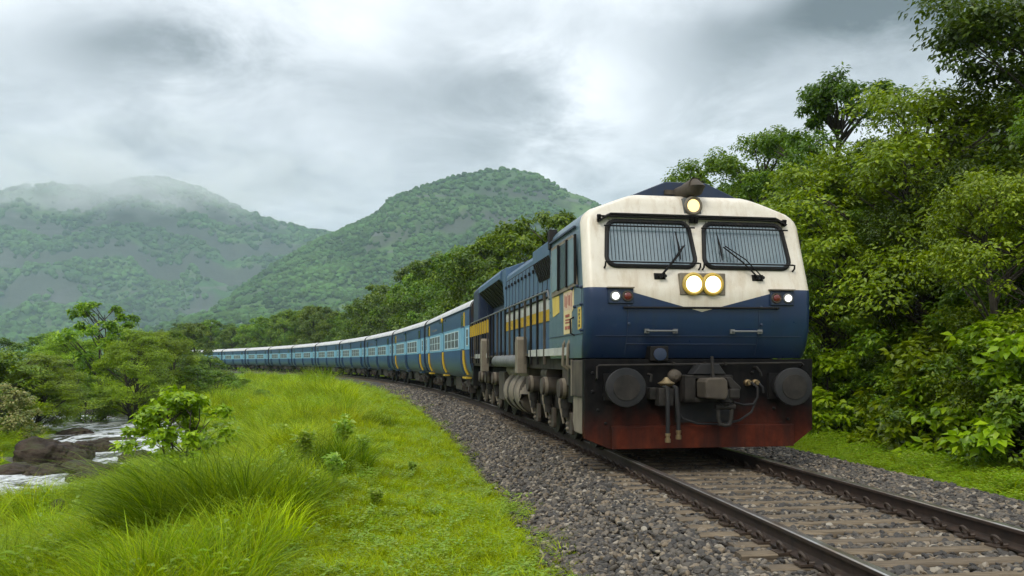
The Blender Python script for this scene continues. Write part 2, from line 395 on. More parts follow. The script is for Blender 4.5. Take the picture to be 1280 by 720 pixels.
worn('pale_sill', (.36,.37,.34), (.50,.50,.45), dirt=(.10,.085,.06), rough=.6)
worn('brass', (.16,.11,.05), (.26,.20,.11), rough=.45, metal=.6, streak=False)
worn('rubber', (.014,.014,.015), (.026,.026,.027), rough=.6, streak=False, spec=.15)
worn('white_rim', (.45,.44,.40), (.60,.58,.52), rough=.5)
worn('sticker_cream', (.62,.48,.22), (.66,.55,.32), dirt=(.35,.25,.12), rough=.6)
worn('sticker_pink', (.60,.40,.28), (.62,.46,.34), dirt=(.4,.2,.15), rough=.6)
worn('sticker_yellow', (.60,.42,.07), (.62,.47,.12), dirt=(.3,.2,.05), rough=.6)
worn('print_red', (.30,.06,.04), (.38,.10,.07), rough=.6, streak=False)
worn('print_dark', (.07,.05,.03), (.12,.09,.05), rough=.6, streak=False)
t = NT('cab_glass'); n = t.noise(3, 4, .6)
MAT['cab_glass'] = t.fin(t.ramp(n, (.3, (.14,.20,.235)), (.7, (.20,.26,.285))), .12, 0, .9)  # pale blue-grey base colour paints in the reflection on the panes
t = NT('dark_glass'); MAT['dark_glass'] = t.fin((.018,.024,.028), .12, 0, .6)
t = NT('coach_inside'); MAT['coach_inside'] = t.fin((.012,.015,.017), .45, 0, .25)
emis('lamp_warm', (1.0, .84, .50), 2.6); emis('lamp_white', (1.0, .97, .92), 2.2); emis('lamp_dim', (1.0, .72, .30), 1.15)
worn('lamp_rim_yellow', (.55,.36,.05), (.62,.44,.10), rough=.4, streak=False)
t = NT('red_lens'); MAT['red_lens'] = t.fin((.13,.018,.012), .15, 0, .6)
# coaches
def coach_mats():
    t = NT('coach_paint'); x, y, z = t.sep(); n = t.noise(1.5, 6, .62); st = t.noise(1, 6, .68, t.map((6,6,.5))); oi = t.n('ShaderNodeObjectInfo')
    up = t.mix(t.ramp(n, (.3, 0.0), (.75, 1.0)), (.013,.050,.120), (.022,.072,.15))
    band = t.mix(t.ramp(n, (.3, 0.0), (.75, 1.0)), (.15,.37,.53), (.21,.43,.57))
    lo = t.mix(t.ramp(n, (.3, 0.0), (.75, 1.0)), (.015,.065,.175), (.024,.085,.20))
    g = t.n('ShaderNodeMapRange'); t.l(t.math('ADD', z, t.math('MULTIPLY', t.math('SUBTRACT', st, .5), .5)), g.inputs[0]); g.inputs[1].default_value = 1.55; g.inputs[2].default_value = .85
    lo = t.mix(t.math('MULTIPLY', g.outputs[0], .75), lo, (.10,.15,.165))   # dust thrown up from the track
    c = t.mix(t.math('GREATER_THAN', z, 1.75), lo, band); c = t.mix(t.math('GREATER_THAN', z, 2.50), c, up)
    roof = t.mix(t.ramp(n, (.35, 0.0), (.7, 1.0)), (.60,.60,.59), (.46,.45,.43))
    roof = t.mix(t.ramp(st, (.55, 0.0), (.75, .5)), roof, (.20,.17,.14))
    c = t.mix(t.math('GREATER_THAN', z, 3.10), c, roof)
    c = t.mix(t.math('MULTIPLY', t.ramp(st, (.52, 0.0), (.78, 1.0)), .35), c, (.06,.06,.06))
    MAT['coach_paint'] = t.fin(c, .42, 0, .4)
    t = NT('coach_end'); x, y, z = t.sep(); n = t.noise(2, 6, .65)
    c = t.mix(t.ramp(t.math('ADD', z, t.math('MULTIPLY', n, .6)), (0.0, (.01,.035,.10)), (1.0, (.01,.035,.10))), (.01,.035,.10), (.01,.035,.10))
    f = t.n('ShaderNodeMapRange'); t.l(t.math('ADD', z, t.math('MULTIPLY', t.math('SUBTRACT', n, .5), 1.4)), f.inputs[0]); f.inputs[1].default_value = 2.1; f.inputs[2].default_value = 2.9
    MAT['coach_end'] = t.fin(t.mix(f.outputs[0], c, (.035,.026,.020)), .6, 0, .3)
coach_mats()
worn('band_blue', (.14,.37,.53), (.20,.43,.57), dirt=(.1,.12,.12), amt=.3)
worn('window_frame', (.40,.55,.58), (.50,.60,.62), dirt=(.2,.22,.22), amt=.4)
worn('door_blue', (.012,.040,.09), (.018,.055,.11))
worn('yellow_rail', (.50,.32,.02), (.56,.38,.04), dirt=(.2,.13,.03))
worn('under_black', (.010,.010,.010), (.03,.026,.022), dirt=(.055,.045,.034), rough=.7, scale=5, spec=.15)
worn('under_brown', (.022,.018,.014), (.058,.046,.034), dirt=(.02,.016,.012), rough=.75, scale=5)

# ------------------------------------------------------------------ track geometry and terrain
TH0 = radians(7.8); RAD = 1/radians(.197); P0 = (2.60, 10.95)
CX, CY = P0[0]-RAD*cos(TH0), P0[1]-RAD*sin(TH0)
def tp(s, d=0.0, z=0.0):
    a = TH0 + s/RAD; r = RAD + d; return Vector((CX + r*cos(a), CY + r*sin(a), z))
def heading(s): return TH0 + s/RAD
def lat(x, y): return np.hypot(np.asarray(x)-CX, np.asarray(y)-CY)-RAD
STREAM = np.array([(-44, 64), (-33, 50), (-23, 41.5), (-17.6, 36.5), (-15.2, 31.5), (-13.6, 27.5), (-12.9, 24), (-12.2, 20.5), (-11.6, 17.6), (-13.2, 14.5), (-19, 11), (-34, 8)], float)
SW = np.array([3.0, 2.8, 2.6, 2.5, 2.5, 2.3, 1.8, 1.3, 1.1, 1.3, 2.0, 2.5])
def stream_dist(x, y):
    x = np.asarray(x, float); y = np.asarray(y, float); best = np.full(x.shape, 1e9)
    for (a, b, wa, wb) in zip(STREAM[:-1], STREAM[1:], SW[:-1], SW[1:]):
        d = b-a; L2 = d@d; t = np.clip(((x-a[0])*d[0]+(y-a[1])*d[1])/L2, 0, 1)
        q = np.hypot(x-(a[0]+t*d[0]), y-(a[1]+t*d[1])) - (wa+(wb-wa)*t)
        best = np.minimum(best, q)
    return best      # <0 inside the water
ZW = -1.72
def gz(x, y):
    x = np.asarray(x, float); y = np.asarray(y, float); d = lat(x, y)
    dl = -d
    z = np.where(d < 0, -.5 - 1.10*sstep(4.8, 10.2, dl) + .5*sstep(30, 140, dl), -.36 + .22*sstep(4.5, 8, d) + .10*np.clip(d-8, 0, 45))
    # a low grassy rise on the bank, between the line and the stream
    z = z + .30*np.exp(-((dl-6.1)/1.7)**2)*sstep(4, 9, y)*(1-.6*sstep(25, 50, y))
    amp = sstep(2.9, 5.0, np.abs(d))
    z = z + amp*((.42+.35*sstep(5, 7, dl))*fbm(x*.40, y*.40, 3) + (.16+.14*sstep(5, 7, dl))*fbm(x*1.4, y*1.4, 9, 3)) + sstep(20, 120, np.abs(d))*2.5*fbm(x*.02, y*.02, 5)
    q = stream_dist(x, y)
    z = np.minimum(z, ZW - .35 + np.clip(q+.7, 0, 6)*.55 + .12*fbm(x*1.1, y*1.1, 21, 3))
    # keep the formation under the ballast clear
    z = np.where(np.abs(d) < 2.9, -.58, z)
    return z
def gz1(x, y): return float(gz(np.array([x]), np.array([y]))[0])

def warp(a, b, c, n, k):
    """n samples from a to b, dense round c"""
    u = np.linspace(-1, 1, n); 
    f = np.sinh(k*u)/np.sinh(k)
    return np.where(u < 0, c + (c-a)*f, c + (b-c)*f)
def build_ground():
    xs = warp(-2500, 2500, -3, 340, 8.2); ys = np.concatenate([np.linspace(-30, 2, 12)[:-1], 2 + 3400*(np.sinh(8.0*np.linspace(0, 1, 300))/np.sinh(8.0))])
    X, Y = np.meshgrid(xs, ys); Z = gz(X, Y); nx = len(xs); ny = len(ys)
    V = np.stack([X, Y, Z], -1).reshape(-1, 3)
    i = np.arange(ny-1)[:, None]*nx + np.arange(nx-1)[None]; i = i.ravel()
    me = np_mesh('ground', V, np.stack([i, i+1, i+nx+1, i+nx], 1), True)
    me.materials.append(MAT['ground']); me.materials.append(MAT['wet_mud'])
    cx = V[i+nx//nx, 0]; q = stream_dist(V[i, 0], V[i, 1]) + .8*fbm(V[i, 0]*.9, V[i, 1]*.9, 31)
    me.polygons.foreach_set('material_index', (q < .55).astype(np.int32))
    setp(mobj('ground', me, None), 'rough grassy ground falling from the railway to the stream', kind='structure')
    # water
    vs = []; fs = []; n = 0; pts = []
    for k in range(len(STREAM)-1):
        for u in np.linspace(0, 1, 6, endpoint=False):
            i0, i1, i2, i3 = max(k-1, 0), k, k+1, min(k+2, len(STREAM)-1)
            p = .5*((2*STREAM[i1]) + (-STREAM[i0]+STREAM[i2])*u + (2*STREAM[i0]-5*STREAM[i1]+4*STREAM[i2]-STREAM[i3])*u*u + (-STREAM[i0]+3*STREAM[i1]-3*STREAM[i2]+STREAM[i3])*u**3)
            pts.append((p, SW[k]+(SW[k+1]-SW[k])*u + 1.6))
    m = 9
    for k, (p, w) in enumerate(pts):
        q0 = pts[max(k-1, 0)][0]; q1 = pts[min(k+1, len(pts)-1)][0]; d = (q1-q0)/np.linalg.norm(q1-q0); nrm = np.array([-d[1], d[0]])
        for j in range(m):
            a = (j/(m-1)*2-1)*w; c = p+nrm*a
            vs.append((c[0], c[1], ZW + .035*float(fbm(c[0]*1.3, c[1]*1.3, 77)) + .02*sin(k*.9+j)))
    for k in range(len(pts)-1):
        for j in range(m-1): fs.append((k*m+j, k*m+j+1, (k+1)*m+j+1, (k+1)*m+j))
    me = np_mesh('stream', vs, fs, True); setp(mobj('stream', me, MAT['stream_water']), 'shallow white-flecked stream running between dark boulders', kind='structure')
build_ground()

# hills
def hill(name, label, prof, Yr, Y0, seed, xr, nx=260, ny=150, amp=1.0, n_trees=9000, back=900):
    """prof: ridge (px, py) in the photograph; ridge line stands at distance Yr, foot at Y0"""
    px = np.array([p[0] for p in prof], float); py = np.array([p[1] for p in prof], float)
    xs = np.linspace(xr[0], xr[1], nx); ys = np.concatenate([np.linspace(Y0, Yr, ny), np.linspace(Yr, Yr+back, 26)[1:]])
    RX = (px-640)*Yr/1000; RZ = (452-py)*Yr/1000+1.35
    fx = np.linspace(RX[0], RX[-1], 260); RZ = np.interp(fx, RX, RZ) + 13*fbm(fx*.022, fx*0+seed, seed+60, 3)*Yr/1500; RX = fx
    def H(x, y):
        rz = np.interp(x, RX, RZ)
        # smooth the ridge a little, then slope profile with ledges
        t = np.clip((y-Y0)/(Yr-Y0), 0, 1)
        wob = 120*fbm(x*.0032, y*.0032, seed, 4)
        t2 = np.clip((y+wob*(1-t)*2.2-Y0)/(Yr-Y0), 0, 1)
        g = .62*t2**1.25 + .38*sstep(.55, 1.0, t2)
        ph = g*34 + 9*fbm(x*.0035, y*.0035, seed+5, 3); ledge = (.030*np.sin(ph) + .016*np.sin(2*ph+1.2))*sstep(.05, .4, t)*(1-.75*sstep(.9, 1, t))*(.4+1.6*np.clip(.5+2*fbm(x*.002, y*.002, seed+15, 2), 0, 1))
        gull = -np.abs(fbm(x*.007+y*.002, y*.004, seed+9, 5))*.46*np.sin(pi*np.clip(t, 0, 1))**.8
        z = rz*np.clip(g + ledge + gull*amp, 0, 1.05)
        z = np.where(y > Yr, rz*(1-.75*sstep(0, back, y-Yr)), z)
        return z + 9*fbm(x*.02, y*.02, seed+3)*np.minimum(1, t*3)*(1-.5*t) - 4*(t < .02)
    X, Y = np.meshgrid(xs, ys); Z = H(X, Y); ny2 = len(ys)
    V = np.stack([X, Y, Z], -1).reshape(-1, 3); i = (np.arange(ny2-1)[:, None]*nx + np.arange(nx-1)[None]).ravel()
    me = np_mesh(name, V, np.stack([i, i+1, i+nx+1, i+nx], 1), True)
    setp(mobj(name, me, MAT['hill_grass']), label, kind='structure')
    r = np.random.default_rng(seed)
    x = r.uniform(xr[0], xr[1], n_trees*3); y = Y0 + (Yr+40-Y0)*r.uniform(0.02, 1, n_trees*3)
    z = H(x, y); slope = np.abs(H(x, y+12)-z)/12
    keep = (fbm(x*.007, y*.004, seed+40, 4) + .22*r.uniform(-1, 1, len(x)) > .03) & (slope < 1.9)
    x, y, z = x[keep][:n_trees], y[keep][:n_trees], z[keep][:n_trees]
    return x, y, z
t = NT('hill_grass'); a = t.noise(.006, 6, .62); b = t.noise(.035, 5, .65); g = t.n('ShaderNodeNewGeometry'); nz = t.sep(g.outputs['Normal'])[2]
c = t.mix(t.ramp(a, (.4, 0.0), (.6, 1.0)), (.052,.112,.040), (.110,.18,.055))
c = t.mix(t.ramp(b, (.45, 0.0), (.6, .75)), c, (.035,.075,.02))
c = t.mix(t.ramp(nz, (.48, .8), (.64, 0.0)), c, (.085,.083,.080)); rk = t.ramp(t.noise(1.0, 5, .6, t.map((.0035, .0035, .040))), (.53, 0.0), (.60, .85)); c = t.mix(t.math('MULTIPLY', rk, t.ramp(t.noise(.003, 3, .5), (.40, 0.0), (.55, 1.0))), c, (.12,.118,.118)); MAT['hill_grass'] = t.fin(c, .95, 0, .05); t.bump(b, .6, 6)
RIDGE_R = [(60,470),(180,440),(270,402),(330,350),(372,318),(400,300),(428,292),(455,277),(480,264),(488,252),(505,243),(530,235),(560,226),(600,217),(640,212),(672,221),(700,236),(730,246),(780,270),(860,310),(980,350),(1150,385),(1400,430)]
RIDGE_L = [(-700,330),(-450,260),(-250,262),(-120,250),(-40,246),(30,236),(70,230),(120,236),(160,228),(205,222),(240,232),(280,252),(310,268),(350,281),(385,290),(430,296),(500,310),(620,330),(760,350)]
hl = hill('hill', 'far broad hill whose summit is lost in cloud', RIDGE_L, 2300, 1150, 5, (-3000, 300), n_trees=42000)
hr = hill('hill', 'green flat-topped hill with rock ledges behind the train', RIDGE_R, 1500, 640, 12, (-900, 1100), n_trees=40000)

# instancing of uncountable stuff (grass, gravel, far woods) on computed points
def scatter(name, P, R, SC, IDX, protos, mat_note=None, label=None, parent=None, kind='stuff'):
    c = bpy.data.collections.new(name+'_source')
    for o in protos: c.objects.link(o)
    me = bpy.data.meshes.new(name); n = len(P); me.vertices.add(n); me.vertices.foreach_set('co', np.asarray(P, np.float32).ravel())
    for nm, ty, arr, key in (('rot', 'FLOAT_VECTOR', R, 'vector'), ('scl', 'FLOAT_VECTOR', SC, 'vector'), ('pick', 'INT', IDX, 'value')):
        at = me.attributes.new(nm, ty, 'POINT'); at.data.foreach_set(key, np.ascontiguousarray(arr, np.int32 if ty == 'INT' else np.float32).ravel())
    o = bpy.data.objects.new(name, me); link(o, parent)
    ng = bpy.data.node_groups.new(name, 'GeometryNodeTree')
    ng.interface.new_socket('Geometry', in_out='INPUT', socket_type='NodeSocketGeometry'); ng.interface.new_socket('Geometry', in_out='OUTPUT', socket_type='NodeSocketGeometry')
    N = ng.nodes.new; L = ng.links.new
    gi = N('NodeGroupInput'); go = N('NodeGroupOutput'); ip = N('GeometryNodeInstanceOnPoints'); ci = N('GeometryNodeCollectionInfo')
    ci.inputs['Collection'].default_value = c; ci.inputs['Separate Children'].default_value = True; ci.inputs['Reset Children'].default_value = True
    def na(nm, ty):
        q = N('GeometryNodeInputNamedAttribute'); q.data_type = ty; q.inputs['Name'].default_value = nm; return q.outputs['Attribute']
    e2r = N('FunctionNodeEulerToRotation'); L(na('rot', 'FLOAT_VECTOR'), e2r.inputs[0])
    L(gi.outputs[0], ip.inputs['Points']); L(ci.outputs[0], ip.inputs['Instance']); ip.inputs['Pick Instance'].default_value = True
    L(na('pick', 'INT'), ip.inputs['Instance Index']); L(e2r.outputs[0], ip.inputs['Rotation']); L(na('scl', 'FLOAT_VECTOR'), ip.inputs['Scale'])
    L(ip.outputs[0], go.inputs[0])
    md = o.modifiers.new('instances', 'NODES'); md.node_group = ng
    setp(o, label, kind=kind); return o
def blob_protos(prefix, n, mat, seed, sub=2, amp=.35, flat=.8):
    out = []; r = np.random.default_rng(seed)
    for k in range(n):
        bm = bmesh.new(); bmesh.ops.create_icosphere(bm, subdivisions=sub, radius=1)
        for v in bm.verts:
            c = v.co; f = 1 + amp*(float(fbm(c.x*1.7+k*7, c.y*1.7+c.z*2.3, seed+k, 4)))*2.2
            v.co = Vector((c.x*f, c.y*f, c.z*f*flat))
        me = bpy.data.meshes.new('%s%02d' % (prefix, k)); bm.to_mesh(me); bm.free(); me.materials.append(mat)
        out.append(bpy.data.objects.new('%s%02d' % (prefix, k), me))
    return out
def hill_wood(tag, pts, lo, hi, lab):
    x, y, z = pts; r = np.random.default_rng(3); n = len(x); s = r.uniform(lo, hi, n)*r.choice([.7, 1, 1.35], n)
    scatter(tag, np.stack([x, y, z+s*.35], 1), np.stack([np.zeros(n), np.zeros(n), r.uniform(0, 6.28, n)], 1), np.stack([s, s, s*r.uniform(.8, 1.2, n)], 1), r.integers(0, 5, n),
            blob_protos(tag+'_p', 5, MAT['hill_tree'], 40, 2, .55, .85), label=lab)
hill_wood('hillside_wood', hl, 4, 7.5, 'woodland cover on the far cloud-capped hill')
hill_wood('hillside_wood', hr, 2.6, 4.8, 'woodland cover on the flat-topped hill')

# ballast bed
def zb(d, s=0):
    d = np.asarray(d, float); a = np.abs(d); left = np.where(a < 1.62, -.225, -.225 - (a-1.62)*.28) - .02*(a > 1.9)
    right = np.where(a < 1.3, -.225, np.where(a < 2.45, -.165, -.165 - (a-2.45)*.45)); return np.where(d < 0, left, right)
def build_ballast():
    ss = np.concatenate([np.arange(-16, 40, .5), np.arange(40, 232, 2.0)]); ds = np.array([-3.05, -2.7, -2.3, -1.95, -1.62, -1.0, 0, 1.0, 1.62, 1.95, 2.3, 2.7, 3.05])
    V = [];
    for s in ss:
        for d in ds:
            p = tp(s, d); V.append((p.x, p.y, float(zb(d)) + (-.05 if abs(d) > 2.9 else 0) + .03*float(fbm(s*1.5, d*1.5, 61))))
    nx = len(ds); i = (np.arange(len(ss)-1)[:, None]*nx + np.arange(nx-1)[None]).ravel()
    me = np_mesh('ballast', V, np.stack([i, i+1, i+nx+1, i+nx], 1), True)
    bed = setp(mobj('ballast', me, MAT['ballast_bed']), 'grey crushed-stone ballast bed of the railway', kind='structure')
    protos = blob_protos('stone_p', 12, MAT['ballast_stone'], 90, 2, .30, .62)
    for q, o in enumerate(protos):
        for v in o.data.vertices:
            v.co.x *= 1.25; f = .12*((v.index*7919+q*31) % 13)/13; v.co *= 1+f*.6
    r = np.random.default_rng(21)
    S_, D_ = [], []
    for (a, b, den) in ((-7.5, 0, 900), (0, 8, 650), (8, 20, 330), (20, 45, 140)):
        n = int((b-a)*5.9*den); S_.append(r.uniform(a, b, n)); D_.append(r.uniform(-2.95, 2.95, n))
    s = np.concatenate(S_); d = np.concatenate(D_)
    edge = 2.70 + .5*fbm(s*.8, np.sign(d)*7+s*.3, 66, 3) + r.normal(0, .07, len(s)); keep = np.abs(d) < edge
    keep &= ~((s > 1) & (s < 14) & (np.abs(d) < .8) & (r.uniform(0, 1, len(s)) < .7))
    # the sleepers' tops stay mostly clear
    frac = np.abs(((s/SLP) % 1.0)-.5); on = (frac > .30) & (np.abs(d) < 1.42) & (r.uniform(0, 1, len(s)) < .90); keep &= ~on
    # rails stay clear
    keep &= np.abs(np.abs(d)-GA/2) > .085
    s, d = s[keep], d[keep]; n = len(s); a = TH0+s/RAD; x = CX+(RAD+d)*np.cos(a); y = CY+(RAD+d)*np.sin(a)
    size = r.uniform(.017, .034, n)*np.where(s > 8, 1.25, 1)*np.where(s > 20, 1.4, 1)
    btw = (np.abs(d) < 1.45)
    z = zb(d) + .03*fbm(s*1.5, d*1.5, 61) + size*r.uniform(.1, 1.0, n) + np.where(btw, .002, .006)
    P = np.stack([x, y, z], 1); R = np.stack([r.normal(0, .5, n), r.normal(0, .5, n), r.uniform(0, 6.28, n)], 1); SC = np.stack([size*r.uniform(.8, 1.3, n), size, size*r.uniform(.8, 1.2, n)], 1); I = r.integers(0, 12, n)
    px = 640+1000*x/np.maximum(y, .1); py = 452+1000*(1.35-z)/np.maximum(y, .1)
    vis = (px > 0) & (px < 1280) & (py < 720) & (y > 1); dist = np.where(vis, np.hypot(x, y)/np.sqrt(size), 1e9)
    big = np.argsort(dist)[:300]; m = np.ones(n, bool); m[big] = False
    for k in big:
        o = bpy.data.objects.new('stone', protos[I[k]].data); o.location = P[k]; o.rotation_euler = R[k]; o.scale = SC[k]; link(o, bed)
    scatter('loose_stones', P[m], R[m], SC[m], I[m], protos, parent=bed)
SLP = .375; GA = 1.86
build_ballast()

# track: rails, sleepers, spring clips
def build_track():
    root = empty('railway_track'); setp(root, 'curving broad gauge railway track with weathered sleepers', kind='structure')
    r = random.Random(5)
    # sleeper mesh: chamfered baulk
    mb = MB(); w = .072; poly = [(-w-.01, -.16), (w+.01, -.16), (w, -.012), (w-.012, 0), (-w+.012, 0), (-w, -.012)]
    mb.prism(poly, 'x', -1.38, 1.38); me = mb.mesh('sleeper', 30); me.materials.append(MAT['sleeper'])
    k0, k1 = -22, 100; V = []
    for k in range(k0, k1):
        s = (k+.0)*SLP; p = tp(s, r.uniform(-.05, .05), -.172 + r.uniform(-.008, .006)); o = bpy.data.objects.new('sleeper', me); o.location = p
        o.rotation_euler = (r.uniform(-.01, .01), r.uniform(-.006, .006), heading(s) + r.uniform(-.015, .015)); o.scale = (r.uniform(.97, 1.03), r.uniform(.85, 1.08), 1); link(o, root)
    mb = MB()
    for k in range(k1, int(228/SLP), 1):
        s = k*SLP; c = tp(s); h = heading(s); ux = Vector((cos(h), sin(h), 0)); uy = Vector((-sin(h), cos(h), 0))
        vs = [c+ux*a*1.38+uy*b*.1+Vector((0, 0, zz)) for zz in (-.3, -.172) for a, b in ((-1,-1),(1,-1),(1,1),(-1,1))]
        mb.add(vs, [(4,5,6,7),(0,1,5,4),(1,2,6,5),(2,3,7,6),(3,0,4,7)])
    o = mb.obj('far_sleepers', MAT['sleeper'], root, 0); setp(o, kind='stuff')
    prof = [(-.075,-.172),(.075,-.172),(.075,-.158),(.018,-.140),(.010,-.125),(.010,-.055),(.016,-.042),(.036,-.036),(.037,-.010),(.028,-.001),(-.028,-.001),(-.037,-.010),(-.036,-.036),(-.016,-.042),(-.010,-.055),(-.010,-.125),(-.018,-.140),(-.075,-.158)]
    for side in (-1, 1):
        ss = np.concatenate([np.arange(-16, 40, .5), np.arange(40, 230, 2.0)]); n = len(prof); V = []; F = []
        for s in ss:
            for (u, z) in prof: V.append(tp(s, side*GA/2+u, z))
        for i in range(len(ss)-1):
            for j in range(n): F.append((i*n+j, i*n+(j+1) % n, (i+1)*n+(j+1) % n, (i+1)*n+j))
        me = np_mesh('rail', [tuple(v) for v in V], F, False); me.polygons.foreach_set('use_smooth', [True]*len(me.polygons)); me.set_sharp_from_angle(angle=radians(25))
        rail = mobj('rail', me, MAT['rail_steel'], root)
        # spring clip: a bent round bar looping off the rail foot
        for inner in (-1, 1):
            mb = MB(); path = []
            for i in range(15):
                a = -2.4 + 4.8*i/14; path.append((inner*(.115 + .022*cos(a)), .050*sin(a), .045 + .040*cos(a)))
            path = [(inner*.055, -.055, .022)] + path + [(inner*.055, .03, .022)]
            mb.tube(path, .0125, 7); mb.box(*sorted((inner*.03, inner*.17)), -.07, .07, -.004, .012)
            cm = mb.mesh('rail_clip', 40); cm.materials.append(MAT['clip_iron'])
            for k in range(-19, 33 if side < 0 else 8):
                s = k*SLP; p = tp(s, side*GA/2, -.168); o = bpy.data.objects.new('rail_clip', cm); o.location = p; o.rotation_euler = (0, 0, heading(s)+r.uniform(-.06, .06)); link(o, rail)
build_track()

# ------------------------------------------------------------------ locomotive
LOCO_L = 14.4
def ring_rect(x0, x1, z0, z1, r, top_in=0.0, n=6):
    """rounded rectangle in (x,z), its top narrower by top_in on each side"""
    pts = []
    for (cx, cz, a0) in ((x1-r, z0+r, -pi/2), (x1-r-top_in, z1-r, 0), (x0+r+top_in, z1-r, pi/2), (x0+r, z0+r, pi)):
        for i in range(n+1):
            a = a0 + pi/2*i/n; pts.append((cx + r*cos(a), cz + r*sin(a)))
    return pts
def yfront(z):
    return max(0.0, z-2.3)*.32 if z > 2.3 else .17*max(0, (2.0-z)/.6)**2
def build_loco():
    a0 = tp(0); a1 = tp(LOCO_L); h = math.atan2(-(a1.x-a0.x), a1.y-a0.y)
    L = empty('locomotive', (a0.x, a0.y, 0), h)
    setp(L, 'blue and white diesel locomotive with lit headlamps at the head of the train', 'locomotive')
    HW = 1.545
    # --- cab shell
    mb = MB(); rows = [1.40, 1.44, 1.52, 1.62, 1.8, 2.0, 2.2, 2.3, 2.36, 2.5, 2.7, 2.9, 3.1, 3.22, 3.30, 3.35, 3.40, 3.47, 3.54, 3.585, 3.61, 3.62]
    r = .13; cols = []
    for i in range(9): a = pi/2*i/8; cols.append((r - r*sin(a), r - r*cos(a)))     # inset from side, y offset (corner)
    def half(z):
        if z < 1.62: return HW - .02*((1.62-z)/.22)**2
        if z <= 3.22: return HW - .03*max(0, z-2.3)
        if z <= 3.40: return HW - .03*.92 - .13*((z-3.22)/.18)**2
        return HW - .0276 - .13 - (z-3.40)/.22*.56
    n = 0; ring = []
    for z in rows:
        w = half(z); yf = yfront(z) + (.07*((z-3.54)/.08)**2 if z > 3.54 else 0); row = [(-w, 2.35, z)]
        fr = [(-w + i, yf + j) for i, j in reversed([(r-r*sin(pi/2*k/8), r-r*cos(pi/2*k/8)) for k in range(9)])]
        fr = [(-w + (r - r*cos(pi/2*k/8)), yf + r - r*sin(pi/2*k/8)) for k in range(9)]
        mid = [(u*(w-r), yf) for u in np.linspace(-1, 1, 11)[1:-1]]
        row += [(x, y, z) for x, y in fr] + [(x, y, z) for x, y in mid] + [(-x, y, z) for x, y in reversed(fr)] + [(w, 2.35, z)]
        ring.append(row)
    m = len(ring[0]); vs = [p for row in ring for p in row]; fs = []
    for i in range(len(rows)-1):
        for j in range(m-1): fs.append((i*m+j, i*m+j+1, (i+1)*m+j+1, (i+1)*m+j))
        fs.append((i*m+m-1, i*m, (i+1)*m, (i+1)*m+m-1))
    fs.append(tuple((len(rows)-1)*m+j for j in range(m))); fs.append(tuple(range(m))[::-1])
    mb.add(vs, fs); cab = mb.obj('cab', MAT['cab_paint'], L, 34)
    # seam lines and rivets of the nose
    F_ = lambda x, z: (x, yfront(z)-.002, z)
    MB().tube([F_(-1.0, 1.59), F_(.78, 1.59)], .006, 6).obj('seam', MAT['navy'], cab); MB().tube([F_(-1.4, 1.70), F_(1.4, 1.70)], .005, 6).obj('seam', MAT['navy'], cab)
    for x in (-.995, .785): MB().tube([F_(x, z) for z in np.linspace(1.44, 2.05, 9)], .006, 6).obj('seam', MAT['navy'], cab)
    for x, z in ((-.98,1.86),(.82,1.86),(-.98,2.1),(.82,2.1)):
        MB().lathe([(0, .02), (.008, .02), (.014, .012)], (x, .0, z), (0, -1, 0), 10).obj('rivet', MAT['navy'], cab)
    # --- raised navy roof behind the front edge and exhaust-like horn
    MB().prism([(-.86, 3.60), (.86, 3.60), (.30, 3.84), (-.28, 3.84)], 'y', .62, 2.5).obj('roof_box', MAT['navy'], L, 0, .015)
    mb = MB(); c = Vector((-.10, .62, 3.68)); d = Vector((.36, -.90, .10)).normalized()
    mb.tube([c, c+d*.12, c+d*.18, c+d*.36, c+d*.37, c+d*.36, c+d*.06], [.085, .085, .10, .125, .115, .108, .075], 24, cap=False)
    mb.box(-.30, -.08, .56, .64, 3.66, 3.72); horn = mb.obj('horn', MAT['brown_iron'], L, 40); MB().lathe([(0, .0001), (0, .07), (.004, .07), (.005, .0001)], c+d*.10, d, 20).obj('horn_throat', MAT['rubber'], horn)
    # --- top marker lamp
    def on_face(z): return yfront(z)
    z = 3.47; y = on_face(z)
    lamp = MB().prism([(-.115, 3.365), (.125, 3.365), (.11, 3.575), (-.13, 3.575)], 'y', y-.035, y+.05).obj('top_lamp', MAT['grey_iron'], L, 30, .006)
    MB().tube([(.005+.105*cos(a), y-.055-(0)*.0, z+.105*sin(a)) for a in np.linspace(0, 2*pi, 28, endpoint=False)], .022, 8, True).obj('rim', MAT['tan_iron'], lamp)
    MB().lathe([(0, .095), (.02, .095), (.035, .08), (.042, .0001)], (.005, y-.03, z), (0, -1, 0), 28).obj('lens', MAT['lamp_dim'], lamp)
    # --- eyebrow ledge over the windscreens
    mb = MB()
    ypos = lambda zz, off: yfront(zz) - off
    path = [(-1.31, 3.22), (-1.16, 3.32), (1.14, 3.32), (1.29, 3.23)]
    for (xa, za), (xb, zb_) in zip(path[:-1], path[1:]):
        mb.bar((xa, ypos(za, .045), za), (xb, ypos(zb_, .045), zb_), .10, .022)
    mb.obj('rain_ledge', MAT['black_iron'], L, 0)
    # --- windscreens: frame, pane, wire guard, wiper
    for x0, x1, base, tip, blade in ((-1.235, -.045, (-.55, 2.50), (-.22, 2.90), -.27), (.085, 1.265, (.79, 2.50), (.33, 2.90), .30)):
        z0, z1 = 2.63, 3.23
        poly = ring_rect(x0, x1, z0, z1, .12, .035)
        win = MB(); F = lambda p, off: (p[0], yfront(p[1]) - off, p[1])
        fr = win.tube([F(p, .012) for p in poly], .030, 8, True).obj('windscreen', MAT['rubber'], L, 40)
        pm = MB(); pm.add([F(p, .008) for p in poly], [tuple(range(len(poly)))]); pm.obj('pane', MAT['cab_glass'], fr, 0)
        g = MB(); nb = 24
